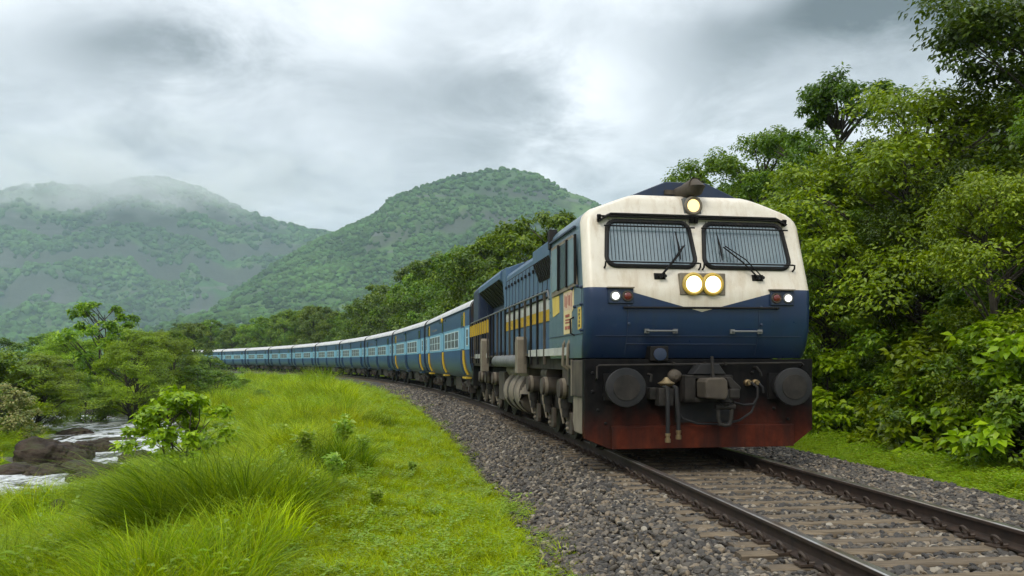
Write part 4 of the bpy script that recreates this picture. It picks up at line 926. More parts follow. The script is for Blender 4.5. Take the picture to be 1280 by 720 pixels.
# ------------------------------------------------------------------ coaches
CPITCH = 14.2; CLEN = 13.65
def build_coach():
    C = empty('passenger_coach'); HWc = 1.55
    prof = [(-1.22, .80), (-1.36, .90), (-1.47, 1.08), (-1.53, 1.32), (-1.55, 1.6), (-1.55, 2.9), (-1.53, 3.10)]
    roof = [(-1.53 + (1.53-1.53*cos(a))*1.0, 3.10 + .5*sin(a)) for a in np.linspace(.12, pi/2, 8)]
    roof = [(-1.53*cos(a)**.8, 3.10 + .5*sin(a)) for a in np.linspace(.10, pi/2-.05, 9)]
    half = prof + roof; P = half + [(-x, z) for x, z in reversed(half)]
    mb = MB(); n = len(P); ys = [0, .04, 1, 3, 5, 7, 9, 11, 13, CLEN-.04, CLEN]
    vs = []; fs = []
    for y in ys:
        f = .985 if y in (0, CLEN) else 1
        vs += [(x*f, y, z if z < 3.1 else 3.1+(z-3.1)*f) for x, z in P]
    for i in range(len(ys)-1):
        for j in range(n): fs.append((i*n+j, i*n+(j+1) % n, (i+1)*n+(j+1) % n, (i+1)*n+j))
    mb.add(vs, fs); body = mb.obj('body', MAT['coach_paint'], C, 30)
    for ya, yb in ((-.006, .02), (CLEN-.02, CLEN+.006)):
        e = MB(); e.prism([(x*.98, z if z < 3.1 else 3.1+(z-3.1)*.97) for x, z in P], 'y', ya, yb); e.obj('end_wall', MAT['coach_end'], C, 0)
        e = MB(); e.prism([(x*1.004, z if z < 3.1 else 3.1+(z-3.1)*1.02) for x, z in P], 'y', ya+.015 if ya < 0 else ya-.075, yb+.075 if ya < 0 else yb-.015); e.obj('end_trim', MAT['rubber'], C, 0)
    for ya, yb in ((-.30, 0), (CLEN, CLEN+.28)):
        g = MB(); g.prism([(-.55,.95),(.55,.95),(.55,2.85),(.4,3.0),(-.4,3.0),(-.55,2.85)], 'y', ya, yb); g.obj('gangway', MAT['rubber'], C, 0)
        g = MB()
        for x in (-.98, .98): g.cyl((x, ya*.9 if ya < 0 else yb*1, .98), (x, yb if ya < 0 else ya, .98), .12, 14)
        g.objs('buffer', MAT['under_black'], C)
    for sg in (-1, 1):
        X = sg*HWc
        MB().box(*sorted((sg*1.53, X+sg*.03)), 0.02, CLEN-.02, 3.075, 3.10).obj('gutter', MAT['door_blue'], C, 0)
        for zz in (1.745, 2.495): MB().box(*sorted((X-sg*.01, X+sg*.010)), .05, CLEN-.05, zz, zz+.02).obj('moulding', MAT['band_blue'], C, 0)
        # windows
        tpl = {}
        def window(yc, w, zc, hgt, nc, nr):
            f = MB(); a, b, c_, d = yc-w/2, yc+w/2, zc-hgt/2, zc+hgt/2; t_ = .04
            for (y0, y1, z0, z1) in ((a-t_, b+t_, c_-t_, c_), (a-t_, b+t_, d, d+t_), (a-t_, a, c_, d), (b, b+t_, c_, d)): f.box(*sorted((X-sg*.02, X+sg*.012)), y0, y1, z0, z1)
            fo = f.obj('window', MAT['window_frame'], C, 0)
            p = MB(); p.box(*sorted((X-sg*.02, X+sg*.004)), a, b, c_, d); p.obj('pane', MAT['coach_inside'], fo, 0)
            g = MB()
            for i in range(1, nc): y = a+w*i/nc; g.box(*sorted((X, X+sg*.0075)), y-.015, y+.015, c_, d)
            for i in range(1, nr): z = c_+hgt*i/nr; g.box(*sorted((X, X+sg*.007)), a, b, z-.013, z+.013)
            if nc > 1 or nr > 1: g.obj('bars', MAT['window_frame'], fo, 0)
        for y0 in (2.55, 7.85):
            for i in range(4): window(y0 + .42 + i*.95, .80, 2.12, .54, 3, 2)
        window(.55, .34, 2.14, .5, 1, 2); window(CLEN-.55, .34, 2.14, .5, 1, 2)
        # doors and the dark slot at mid length, with yellow grab rails
        for k, (y0, w) in enumerate(((1.15, .78), (6.62, .55), (CLEN-1.93, .78))):
            d = MB(); d.box(*sorted((X-sg*.02, X+sg*.012)), y0, y0+w, 1.36, 2.98); do = d.obj('door', MAT['door_blue'], C, 0, .006)
            MB().box(*sorted((X, X+sg*.016)), y0+.04, y0+w-.04, 1.77, 2.48).obj('band_panel', MAT['band_blue'], do, 0)
            MB().box(*sorted((X, X+sg*.016)), y0+.10, y0+w-.10, 2.55, 2.92).obj('door_light', MAT['dark_glass'], do, 0)
            prf = [(1.545, 1.72), (1.545, 1.45), (1.535, 1.3), (1.49, 1.1), (1.40, .92)]
            for yy, on in ((y0-.03, True), (y0+w*.55, False)):
                r_ = MB(); r_.tube([(sg*(a+.035), yy, b) for a, b in prf], .045, 7); r_.obj('grab_rail', MAT['yellow_rail'] if on else MAT['door_blue'], do)
            r_ = MB(); r_.box(*sorted((sg*1.30, sg*1.50)), y0+.0, y0+w, .78, .84); r_.obj('footboard', MAT['yellow_rail'], do, 0)
            if k != 1 : 
                r_ = MB(); r_.box(*sorted((X, X+sg*.03)), y0-.06, y0+.05, 2.52, 2.98); r_.obj('grab_post', MAT['yellow_rail'], do, 0)
            else:
                r_ = MB(); r_.lathe([(0,.10),(.05,.10),(.08,.05)], (X, y0+.28, 3.0), (sg,0,0), 12); r_.obj('side_lamp', MAT['yellow_rail'], C)
                r_ = MB()
                for q in (-.75, .65, 1.0): r_.box(*sorted((X, X+sg*.006)), y0+.2+q, y0+.32+q, 2.90, 3.0)
                r_.objs('vent', MAT['dark_glass'], C, 0)
                r_ = MB()      # faded painted lettering above the windows
                for q in range(5): r_.box(*sorted((X, X+sg*.004)), 9.0+q*.35, 9.16+q*.35, 2.66, 2.74)
                r_.obj('faded_lettering', MAT['tan_iron'], C, 0)
        # bogie sides, wheels
        for y0 in (1.2, CLEN-3.6):
            b = MB(); b.prism([(y0,.45),(y0+2.4,.45),(y0+2.4,.62),(y0+1.7,.68),(y0+1.5,.55),(y0+.9,.55),(y0+.7,.68),(y0,.62)], 'x', *sorted((sg*1.08, sg*1.2))); bo = b.obj('bogie', MAT['under_brown'], C, 0, .02)
            for q in (.4, 2.0):
                w_ = MB(); w_.lathe([(0,.0001),(0,.45),(.03,.45),(.035,.42),(.12,.425),(.125,.36),(.12,.0001)], (sg*(GA/2-.06), y0+q, .42), (sg,0,0), 24); w_.obj('wheel', MAT['under_black'], C, 40)
                w_ = MB(); w_.box(*sorted((sg*1.12, sg*1.30)), y0+q-.14, y0+q+.14, .3, .58); w_.cyl((sg*1.30, y0+q, .43), (sg*1.34, y0+q, .43), .09, 12); w_.obj('axle_box', MAT['under_brown'], bo, 0)
            w_ = MB()
            for q in (1.0, 1.2, 1.4): w_.cyl((sg*1.14, y0+q, .3), (sg*1.14, y0+q, .74), .075, 10)
            w_.objs('spring', MAT['under_brown'], bo, 40)
    for (y0, y1, x0, x1, z0) in ((4.2, 5.6, -1.2, -.3, .30), (5.9, 6.5, -1.15, -.5, .42), (6.9, 8.3, -1.22, .2, .34), (8.8, 9.5, -1.0, 1.0, .45), (4.4, 6.0, .3, 1.2, .32), (7.0, 8.5, .5, 1.2, .36)):
        MB().box(x0, x1, y0, y1, z0, .82).obj('underfloor_box', MAT['under_black'] if int(y0*10) % 2 else MAT['under_brown'], C, 0, .02)
    MB().box(-1.15, 1.15, .2, CLEN-.2, .68, .83).obj('sole_frame', MAT['under_black'], C, 0)
    mb = MB()
    for k in range(6): mb.lathe([(0,.14),(.06,.14),(.10,.09),(.11,.0001)], (0, 1.4+2.2*k, 3.585), (0,0,1), 14)
    mb.objs('roof_ventilator', MAT['grey_iron'], C)
    return C
ORD = ['first', 'second', 'third', 'fourth', 'fifth', 'sixth', 'seventh', 'eighth', 'ninth', 'tenth', 'eleventh', 'twelfth']
def place_coaches():
    proto = build_coach(); s = LOCO_L + .62
    for i in range(12):
        o = proto if i == 0 else copy_tree(proto)
        a, b = tp(s), tp(s+CLEN); o.location = a; o.rotation_euler = (0, 0, math.atan2(-(b.x-a.x), b.y-a.y))
        lab = 'blue passenger coach with pale window band, %s behind the locomotive' % ORD[i] if i else 'blue passenger coach with yellow grab rails, coupled directly behind the locomotive'
        if i == 11: lab = 'blue passenger coach half hidden by trees at the tail of the train'
        setp(o, lab, 'train coach', 'passenger coaches of the train');
        if i >= 1:
            for ch in o.children_recursive:
                if ch.name.startswith(('grab_rail', 'grab_post', 'footboard', 'side_lamp')) and (i > 1 or rnd.random() < .6): ch.material_slots[0].link = 'OBJECT'; ch.material_slots[0].material = MAT['door_blue']
        s += CPITCH
place_coaches()

# ------------------------------------------------------------------ vegetation
def unit(a): return a/np.maximum(np.linalg.norm(a, axis=-1, keepdims=True), 1e-9)
def leaf_arrays(P, D, Nn, Ln, Wd):
    """folded rhombic leaves: base point P, axis D, normal Nn, length Ln, width Wd"""
    D = unit(D); S_ = unit(np.cross(D, Nn)); N_ = np.cross(S_, D); Ln = Ln[:, None]; Wd = Wd[:, None]
    a = P; b = P + D*Ln*.42 + S_*Wd*.5 + N_*Wd*.16; c = P + D*Ln - N_*Ln*.14; d = P + D*Ln*.42 - S_*Wd*.5 + N_*Wd*.16
    n = len(P); V = np.stack([a, b, c, d], 1).reshape(-1, 3); i = np.arange(n)*4
    F = np.concatenate([np.stack([i, i+1, i+2], 1), np.stack([i, i+2, i+3], 1)]); return V, F
def spray_leaves(centres, radii, per, leaf, r, outward=.5, up=.8, flat=.65, ratio=.5, droop=.25, axis_xy=None):
    n = len(centres)*per; C = np.repeat(centres, per, 0); Rr = np.repeat(radii, per)
    dv = unit(r.normal(size=(n, 3))); q = r.uniform(.25, 1, n)**.6
    off = dv*(Rr*q)[:, None]; off[:, 2] *= flat; P = C+off
    ax = C.copy(); ax[:, 2] = 0
    if axis_xy is not None: ax[:, :2] -= axis_xy
    Nn = unit(np.array([0, 0, up]) + unit(ax)*outward*.6 + dv*.5 + r.normal(size=(n, 3))*.38)
    D = unit(dv*np.array([1, 1, .5]) + r.normal(size=(n, 3))*.55 - np.array([0, 0, droop])); D = unit(D - Nn*(D*Nn).sum(1, keepdims=True)*.8)
    L_ = leaf*r.uniform(.65, 1.3, n); return leaf_arrays(P, D, Nn, L_, L_*ratio*r.uniform(.8, 1.2, n))
def tree_meshes(tag, seed, H, base, rx, n_clump, n_spray, per, leaf, trunk_r, mat, shape='round', ratio=.5, clump=.34, stems=1, branch_r=.045, lean=(0, 0), sprayr=.42, up=.8):
    r = np.random.default_rng(seed); rr = random.Random(seed)
    t = r.uniform(0, 1, n_clump)**.85; ang = r.uniform(0, 2*pi, n_clump); rad = np.sqrt(r.uniform(.12, 1, n_clump))
    prof = {'round': lambda t: np.sin(pi*(.14+.80*t))**.65, 'bush': lambda t: np.sqrt(np.clip(1-t**2.2, 0.02, 1)), 'vase': lambda t: np.sin(pi*(.10+.62*t**.8))**.9, 'cone': lambda t: np.clip(1.05-t, .08, 1)**.75}[shape](t)
    lob = 1 + .32*np.sin(ang*2+seed) + .2*np.sin(ang*3+seed*2.1)
    cc = np.stack([np.cos(ang)*rad*prof*rx*lob, np.sin(ang)*rad*prof*rx*lob, base + t*(H-base)], 1); cc[:, 0] += lean[0]*t; cc[:, 1] += lean[1]*t
    rc = rx*clump*r.uniform(.55, 1.15, n_clump)*(1-.35*t)
    # sprays on each clump, mostly its outer and upper side
    C = np.repeat(cc, n_spray, 0); RC = np.repeat(rc, n_spray); n = len(C)
    out = C.copy(); out[:, 2] = 0; dv = unit(r.normal(size=(n, 3)) + unit(out)*.55 + np.array([0, 0, .35]))
    sc = C + dv*(RC*r.uniform(.35, 1.05, n))[:, None]*np.array([1, 1, .75]); sc[:, 2] = np.maximum(sc[:, 2], .12)
    V, F = spray_leaves(sc, RC*sprayr*r.uniform(.7, 1.3, n), per, leaf, r, ratio=ratio, up=up)
    crown = np_mesh(tag+'_crown', V, F, False); crown.materials.append(MAT[mat])
    mb = MB(); trunks = []
    for k in range(stems):
        a = 2*pi*k/max(stems, 1)+seed; sp = .0 if stems == 1 else .18*rx
        top = Vector((lean[0]*.7+sp*2.2*cos(a), lean[1]*.7+sp*2.2*sin(a), base+(H-base)*.86)); b = Vector((sp*.4*cos(a), sp*.4*sin(a), -.25)); path = []
        for i in range(9):
            u = i/8; p = b.lerp(top, u) + Vector((rr.uniform(-1, 1), rr.uniform(-1, 1), 0))*.05*rx*(u > 0)*.6; path.append(p)
        mb.tube(path, [trunk_r*(1.25 if i == 0 else 1)*(1-.78*i/8) for i in range(9)], 8); trunks.append(path)
    for k in range(n_clump):
        path = trunks[k % stems]; c = Vector(cc[k]); hd = math.hypot(c.x, c.y); zt = (c.z - .75*hd - .15 + .25)/(path[8].z+.25); j = max(1.0, min(7.6, zt*8)); i0 = int(j); p0 = path[i0].lerp(path[min(i0+1, 8)], j-i0)
        if c.z < p0.z: p0 = path[max(1, i0-2)]
        mid = p0.lerp(c, .5) + Vector((rr.uniform(-.1, .1), rr.uniform(-.1, .1), rr.uniform(-.02, .18)))*rx*.5
        pts = [p0*(1-u)**2 + mid*2*u*(1-u) + c*u*u for u in (0, .25, .5, .75, 1)]
        br = min(branch_r, trunk_r*.55)*rr.uniform(.6, 1.1); mb.tube(pts, [br, br*.85, br*.65, br*.45, br*.2], 5)
        for q in range(3):
            e = Vector(sc[k*n_spray + q*(n_spray//3)]); mb.tube([pts[min(2+q, 4)], pts[min(2+q, 4)].lerp(e, .55)+Vector((0, 0, .04)), e], [br*.45, br*.3, br*.12], 4)
    trunk = mb.mesh(tag+'_trunk', 60); trunk.materials.append(MAT['bark']); return crown, trunk
PROTO = {}
def proto(key, *a, **k): PROTO[key] = tree_meshes(key, *a, **k)
proto('dense_a', 1, 9.0, .8, 3.3, 90, 13, 50, .125, .22, 'leaf_dark', clump=.36)
proto('dense_b', 2, 9.0, .5, 3.0, 90, 13, 48, .115, .20, 'leaf_mid', clump=.36)
proto('lime', 3, 7.0, .3, 2.7, 90, 13, 48, .105, .16, 'leaf_bright', clump=.38, stems=2)
proto('open', 4, 10.0, 2.6, 2.8, 78, 10, 34, .14, .18, 'leaf_dark', clump=.27, branch_r=.05, shape='round')
proto('olive', 5, 8.0, .3, 2.9, 80, 13, 46, .105, .18, 'leaf_olive', clump=.36)
proto('bush_a', 6, 2.6, .05, 1.5, 46, 10, 30, .10, .05, 'leaf_mid', shape='bush', stems=3, clump=.36, branch_r=.02)
proto('bush_b', 7, 2.4, .05, 1.4, 30, 8, 24, .17, .05, 'leaf_bright', shape='bush', stems=3, clump=.38, branch_r=.02, ratio=.62)
proto('far_a', 8, 10.0, .5, 3.6, 64, 10, 26, .26, .22, 'leaf_far', clump=.36)
proto('far_b', 9, 9.0, .4, 3.4, 64, 10, 26, .25, .20, 'leaf_mid', clump=.36)
proto('far_c', 10, 9.5, .5, 3.2, 60, 10, 24, .26, .22, 'leaf_olive', clump=.36)
proto('fork', 11, 6.2, 2.2, 1.9, 40, 8, 22, .19, .09, 'leaf_mid', clump=.26, branch_r=.04, shape='vase', stems=2)
proto('clumpy', 12, 5.0, .2, 2.2, 60, 8, 10, .20, .13, 'leaf_bright', clump=.36, stems=3, branch_r=.04, shape='bush')
proto('shrub', 13, 1.7, .08, .85, 38, 8, 14, .105, .028, 'leaf_bright', shape='bush', stems=4, clump=.34, branch_r=.014, ratio=.6)
proto('flower', 14, 1.5, .05, .9, 30, 8, 26, .075, .02, 'leaf_flower', shape='bush', stems=4, clump=.34, branch_r=.01)
def tree(name, key, x, y, H, wid=1.0, rot=None, label=None, cat='tree', group=None, zoff=0.0):
    h0 = {'dense_a':9,'dense_b':9,'lime':7,'open':10,'olive':8,'bush_a':2.6,'bush_b':2.4,'far_a':10,'far_b':9,'far_c':9.5,'fork':6.2,'clumpy':5,'shrub':1.7,'flower':1.5}[key]
    f = H/h0; e = empty(name, (x, y, gz1(x, y)-.03+zoff), rot if rot is not None else rnd.uniform(0, 6.28)); e.scale = (f*wid, f*wid, f)
    cr, tr = PROTO[key]; mobj('crown', cr, None, e); mobj('trunk' if cat == 'tree' else 'stems', tr, None, e)
    setp(e, label, cat, group); return e
def at(px, Y): return (px-640)*Y/1000
# right-hand wood beside the line
RW = [('open', 1048, 23.5, 9.5, .95, 'tall open-crowned tree with bare dark limbs showing, beside the locomotive cab'),
      ('dense_a', 1385, 16.5, 9.8, 1.1, 'tallest dark broadleaf tree at the edge of the lineside wood'),
      ('dense_b', 1335, 19.5, 9.0, 1.1, 'green tree crowded against the tallest dark tree, filling in below its crown'),
      ('lime', 1165, 18.5, 7.3, 1.12, 'bright lime-green tree with feathery foliage in the lineside wood'),
      ('dense_b', 955, 29, 9.4, 1.05, 'rounded dark green tree rising just behind the white cab'),
      ('olive', 1160, 27, 8.8, 1.0, 'olive-tinted tree standing behind the lime-green tree'),
      ('dense_b', 1250, 22, 8.0, 1.05, 'leafy green tree between the tallest dark tree and the olive-tinted tree'),
      ('dense_b', 1035, 19.0, 5.6, 1.0, 'low leafy tree between the open-crowned tree and the locomotive'),
      ('olive', 1120, 21.5, 6.4, 1.0, 'short olive-green tree at the foot of the open-crowned tree'),
      ('lime', 1290, 13.0, 4.9, 1.0, 'bushy bright green tree at the wood edge facing the track'),
      ('dense_a', 1210, 16.2, 5.2, .95, 'dark shrubby tree filling the gap under the lime-green tree'),
      ('dense_a', 1490, 21.5, 9.5, 1.1, 'dark broadleaf tree deep in the wood behind the tallest tree'),
      ('olive', 1440, 13.0, 6.5, 1.0, 'olive tree at the wood edge beyond the tallest dark tree'),
      ('dense_a', 1005, 36, 9.5, 1.0, 'dark tree in the second row behind the rounded tree'),
      ('far_b', 850, 44, 10.9, 1.0, 'tree whose leafy top pokes above the locomotive roof horn'),
      ('far_b', 752, 40, 8.6, .8, 'tree whose top shows over the cab roof shoulder above the hood'),
      ('far_a', 905, 40, 9.6, 1.0, 'tree behind the locomotive between the horn and the rounded tree')]
for i, (k, px, Y, H, w, lab) in enumerate(RW): tree('broadleaf_tree', k, at(px, Y), Y, H, w, (i*2.399) % 6.283, lab, 'tree', 'trees of the lineside wood')
# the line of trees along the far side of the track, behind the coaches
FR = []
def near_coach(s):
    i = int((s-6-LOCO_L)//CPITCH); return 'locomotive' if i < 0 else (ORD[i] + ' coach' if i < 12 else 'tail of the train')
s_ = 27.0; i_ = 0
while s_ < 205:
    FR.append((s_ + rnd.uniform(-1, 1), rnd.uniform(6.0, 8.0), ('far_a','far_b','far_a','far_c','far_b')[i_ % 5])); s_ += (rnd.uniform(2.3, 3.2) if s_ < 68 else rnd.uniform(3.6, 5.2)) + s_*.008; i_ += 1
for i, (s, d, k) in enumerate(FR):
    p = tp(s, d); hmax = 7.4 if s < 36 else (10.4 if s < 62 else (10.8 if s < 90 else 9.6))
    H = hmax*rnd.uniform(.80, 1.08)
    tree('lineside_tree', k, p.x, p.y, H, rnd.uniform(.85, 1.05), None, '%s tree in the front row behind the %s' % ({'far_a': 'dark green', 'far_b': 'mid-green', 'far_c': 'olive-green'}[k], near_coach(s)), 'tree', 'trees in the row behind the coaches')
for i in range(26):
    s = 35 + i*7.2 + rnd.uniform(-2, 2); d = rnd.uniform(12, 24); p = tp(s, d)
    tree('hillside_tree', ('far_b','far_a','far_c')[i % 3], p.x, p.y, rnd.uniform(8, 11), 1.05, None, '%s tree in the back row behind the %s' % (('mid-green', 'dark green', 'olive-green')[i % 3], near_coach(s)), 'tree', 'back row trees behind the coaches')
same = {}
for o in COL.objects:
    if o.name.startswith(('lineside_tree', 'hillside_tree')): same.setdefault(o['label'], []).append(o)
for q in same.values():
    if len(q) == 2:
        q.sort(key=lambda o: o.scale.z); q[0]['label'] = 'shorter ' + q[0]['label']; q[1]['label'] = 'taller ' + q[1]['label']
# left: trees and bushes across the stream
LT = [('broadleaf_tree','fork', 128, 43, 6.6, 1.0, 'slender forked tree with sparse crown standing above the stream-side trees', 'tree'),
      ('broadleaf_tree','lime', 165, 41.5, 4.7, 1.15, 'bright clumpy tree with dark trunks on the far stream bank', 'tree'),
      ('broadleaf_tree','lime', 208, 50, 4.6, 1.15, 'rounded tree between the clumpy stream-side tree and the train', 'tree'),
      ('broadleaf_tree','lime', 92, 52, 4.8, 1.35, 'dark green tree behind the slender forked tree', 'tree'),
      ('broadleaf_tree','far_b', 214, 76, 5.6, 1.0, 'pointed dark tree standing close to the tail of the train', 'tree'),
      ('broadleaf_tree','far_c', 243, 112, 8.4, 1.0, 'pale hazy tree standing beyond the tail coach', 'tree'),
      ('broadleaf_tree','far_a', -5, 58, 5.0, 1.3, 'dark tree behind the wide feathery green bush', 'tree'),
      ('broadleaf_tree','far_b', 60, 78, 5.6, 1.35, 'broad distant tree behind the stream trees, beyond the wide feathery bush', 'tree'),
      ('broadleaf_tree','far_a', -70, 70, 6.2, 1.4, 'broad dark tree far across the stream', 'tree'),
      ('broadleaf_tree','far_c', 160, 95, 6.0, 1.4, 'distant olive tree behind the clumpy stream-side tree', 'tree'),
      ('leafy_bush','lime', 40, 35, 3.3, 1.75, 'wide feathery green bush on the far bank behind the big boulder', 'bush'),
      ('leafy_bush','bush_a', -40, 33, 3.4, 1.4, 'dark bush upstream of the wide feathery green bush', 'bush'),
      ('leafy_bush','bush_a', 108, 41, 2.0, 1.3, 'small bush at the foot of the slender forked tree', 'bush'),
      ('leafy_bush','bush_b', 205, 43, 1.5, 1.4, 'low bright bush at the foot of the clumpy tree', 'bush'),
      ('leafy_bush','bush_a', 240, 52, 2.6, 1.5, 'dark bush on the bank between stream trees and tail coaches', 'bush'),
      ('leafy_bush','bush_a', 275, 62, 2.3, 1.5, 'bush below the tail coaches, next along from the dark bank bush', 'bush'),
      ('leafy_bush','bush_b', 300, 66, 1.6, 1.6, 'low light-green bush under the coaches on the bank', 'bush'),
      ('leafy_bush','bush_a', 250, 80, 3.4, 1.6, 'large bush screening the wheels of the tail coaches', 'bush'),
      ('leafy_bush','bush_a', 325, 52, 1.1, 1.5, 'small dark bush on the grassy bank midway to the coaches', 'bush'),
      ('flowering_bush','flower', 2, 27.5, 2.0, 1.15, 'bush with pale cream flower heads beside the big boulder', 'bush'),
      ('flowering_bush','flower', -50, 24, 1.9, 1.2, 'second cream-flowered bush, farther downstream from the big boulder', 'bush'),
      ('leafy_shrub','shrub', 224, 16.6, 2.0, 1.2, 'young broad-leaved shrub on the near bank beside the stream', 'shrub')]
for nm, k, px, Y, H, w, lab, cat in LT: tree(nm, k, at(px, Y), Y, H, w, None, lab, cat, 'plants across the stream' if nm != 'leafy_shrub' else None)
# right: bushes along the foot of the wood
RB = [('bush_b', 1060, 17.0, 1.9), ('bush_a', 1110, 16.2, 1.6), ('bush_b', 1165, 14.6, 2.0), ('bush_a', 1215, 13.6, 1.8), ('bush_b', 1268, 12.6, 2.3), ('bush_a', 1030, 19.0, 1.5), ('bush_a', 1320, 11.6, 2.2), ('bush_b', 1140, 17.6, 2.4), ('bush_a', 1005, 22.0, 1.9), ('bush_a', 1250, 15.6, 3.0), ('bush_b', 1380, 12.4, 2.6)]
RBL = ['broad-leaved bush at the wood edge in line with the buffer beam', 'small-leaved low bush between two broad-leaved bushes at the wood edge', 'broad-leaved bright bush below the lime-green tree', 'small-leaved bush in front of the dark shrubby tree', 'tall broad-leaved bush under the bushy bright tree', 'low bush just past the locomotive on the verge', 'small-leaved bush under the tallest dark tree', 'tall broad-leaved bush behind the front row of bushes', 'dark low bush tucked behind the locomotive side', 'tall dark bush between the lime-green tree and the bright tree', 'broad-leaved bush at the far end of the wood edge']
for (k, px, Y, H), lab in zip(RB, RBL): tree('leafy_bush', k, at(px, Y), Y, H, 1.15, None, lab, 'bush', 'bushes at the foot of the lineside wood')

# grass blades and tufts
def blades(n, h, spread, w, lean, r, segs=4, bias=(0, 0), jit=.35):
    ang = r.uniform(0, 2*pi, n); rad = spread*np.sqrt(r.uniform(0, 1, n)); base = np.stack([np.cos(ang)*rad, np.sin(ang)*rad, np.full(n, -.03)], 1)
    da = ang + r.normal(0, .7, n); hh = h*r.uniform(1-jit, 1+jit*.6, n); ln = lean*r.uniform(.3, 1.3, n)*hh
    dx = np.cos(da)*ln + bias[0]*hh; dy = np.sin(da)*ln + bias[1]*hh; ww = w*r.uniform(.6, 1.25, n)
    px, py = -np.sin(da+r.normal(0, .5, n)), np.cos(da+r.normal(0, .5, n)); V = []
    for k in range(segs+1):
        u = k/segs; c = base + np.stack([dx*u**1.9, dy*u**1.9, hh*(u - .30*lean*u**3)], 1); wk = ww*(1-u**1.6)*.5
        if k == segs: wk = wk*0 + .0004
        V.append(np.stack([c + np.stack([px*wk, py*wk, 0*wk], 1), c - np.stack([px*wk, py*wk, 0*wk], 1)], 1))
    V = np.stack(V, 1).reshape(-1, 3); b = np.arange(n)*(segs+1)*2; F = []
    for k in range(segs): F.append(np.stack([b+2*k, b+2*k+1, b+2*k+3, b+2*k+2], 1))
    return V, np.concatenate(F)
def tuft_proto(name, mat, *a, **k):
    V, F = blades(*a, **k); me = np_mesh(name, V, F, True); me.materials.append(MAT[mat]); return bpy.data.objects.new(name, me)
def weed_proto(name, mat, r, n_stem=3, H=.22, leaf=.07):
    Ps, Ds, Ns = [], [], []
    for k in range(n_stem):
        a = r.uniform(0, 6.28); top = np.array([cos(a)*.08, sin(a)*.08, H*r.uniform(.7, 1.1)])
        for j in range(9):
            u = .25+.75*j/8; b = j*2.4 + r.uniform(0, .5); Ps.append(top*u); Ds.append((cos(b), sin(b), .35-.2*u)); Ns.append((cos(b)*-.3, sin(b)*-.3, 1))
    n = len(Ps); V, F = leaf_arrays(np.array(Ps), np.array(Ds, float), unit(np.array(Ns, float)), leaf*r.uniform(.7, 1.3, n), leaf*.5*r.uniform(.8, 1.2, n))
    me = np_mesh(name, V, F, False); me.materials.append(MAT[mat]); return bpy.data.objects.new(name, me)
def build_grass():
    r = np.random.default_rng(99)
    protos = [tuft_proto('tuft00', 'grass_blade', 24, .13, .07, .0075, .75, r, 3), tuft_proto('tuft01', 'grass_blade', 22, .16, .08, .008, .9, r, 3), tuft_proto('tuft02', 'grass_dark', 22, .12, .07, .008, .8, r, 3),
              weed_proto('tuft03', 'weed', r, 3, .13, .045), tuft_proto('tuft04', 'grass_blade', 28, .40, .10, .010, .75, r, 4), tuft_proto('tuft05', 'grass_dark', 28, .46, .11, .010, .8, r, 4), tuft_proto('tuft06', 'grass_blade', 26, .30, .10, .007, 1.0, r, 4), weed_proto('tuft07', 'weed', r, 4, .30, .085),
              tuft_proto('tuft08', 'grass_dark', 170, .62, .20, .010, .9, r, 5), tuft_proto('tuft09', 'grass_blade', 170, .55, .24, .010, 1.0, r, 5)]
    N = 165000; rr = 3.2*np.exp(r.uniform(0, np.log(110/3.2), N)); th = r.uniform(-.86, .80, N)
    x = rr*np.sin(th); y = rr*np.cos(th); d = lat(x, y); q = stream_dist(x, y)
    sA = RAD*(np.arctan2(y-CY, x-CX)-TH0); edge = 2.62 - .50*sstep(12, 30, sA)*(d < 0) + .22*(d > 0) + .75*fbm(x*.7, y*.7, 5, 3) + .3*fbm(x*3, y*3, 8, 2)
    keep = (np.abs(d) > edge) & (q > .5 + .8*fbm(x*.9, y*.9, 31)) & ~((d > 8.5) & (r.uniform(0, 1, N) < .75)) & (d < 30)
    keep &= ~((np.abs(d) < edge+.3) & (r.uniform(0, 1, N) < .45))
    x, y, d, rr, q = x[keep], y[keep], d[keep], rr[keep], q[keep]; n = len(x)
    tall = sstep(5.1, 6.5, -d + 1.6*fbm(x*.45, y*.45, 71, 3))*(d < 0) + sstep(4.6, 7, d)*.5
    patch = fbm(x*.8, y*.8, 72, 3)
    u = r.uniform(0, 1, n); istall = u < tall*np.clip(.55+patch*1.6, .15, .95)
    weedy = (r.uniform(0, 1, n) < np.where(d > 0, .55, .10 + .2*(patch > .10)))
    lo = np.where(r.uniform(0, 1, n) < .30 + .5*patch, 2, r.integers(0, 2, n)); hi = np.where(patch + .2*r.uniform(-1, 1, n) > .0, 5, np.where(r.uniform(0, 1, n) < .5, 4, 6))
    pick = np.where(istall, np.where(weedy, 7, hi), np.where(weedy, 3, lo))
    cl = (d < -5.2) & (r.uniform(0, 1, n) < .012*np.clip(rr/10, .3, 3)) & (fbm(x*.4, y*.4, 88, 2) > -.04) & (q > 1.6); pick = np.where(cl, r.integers(8, 10, n), pick)
    sc = r.uniform(.7, 1.25, n)*(1 + np.clip((rr-9)/38, 0, 1.3)); sc = np.where(d > 0, sc*1.15, sc)
    hz = sc*(1 + 1.1*patch)*np.clip(.25+q/3.5, .3, 1)*np.where(d > 3.5, 1.35, 1) * np.where(np.abs(d) < edge[keep]+.35, .7, 1)
    P = np.stack([x, y, np.where(np.abs(d) < 3.0, np.maximum(gz(x, y), zb(d)-.01), gz(x, y))], 1); R = np.stack([r.normal(0, .12, n), r.normal(0, .12, n), r.uniform(0, 6.28, n)], 1)
    scatter('grass', P, R, np.stack([sc, sc, hz], 1), pick, protos, label='bright green grass and small weeds covering the banks')
build_grass()
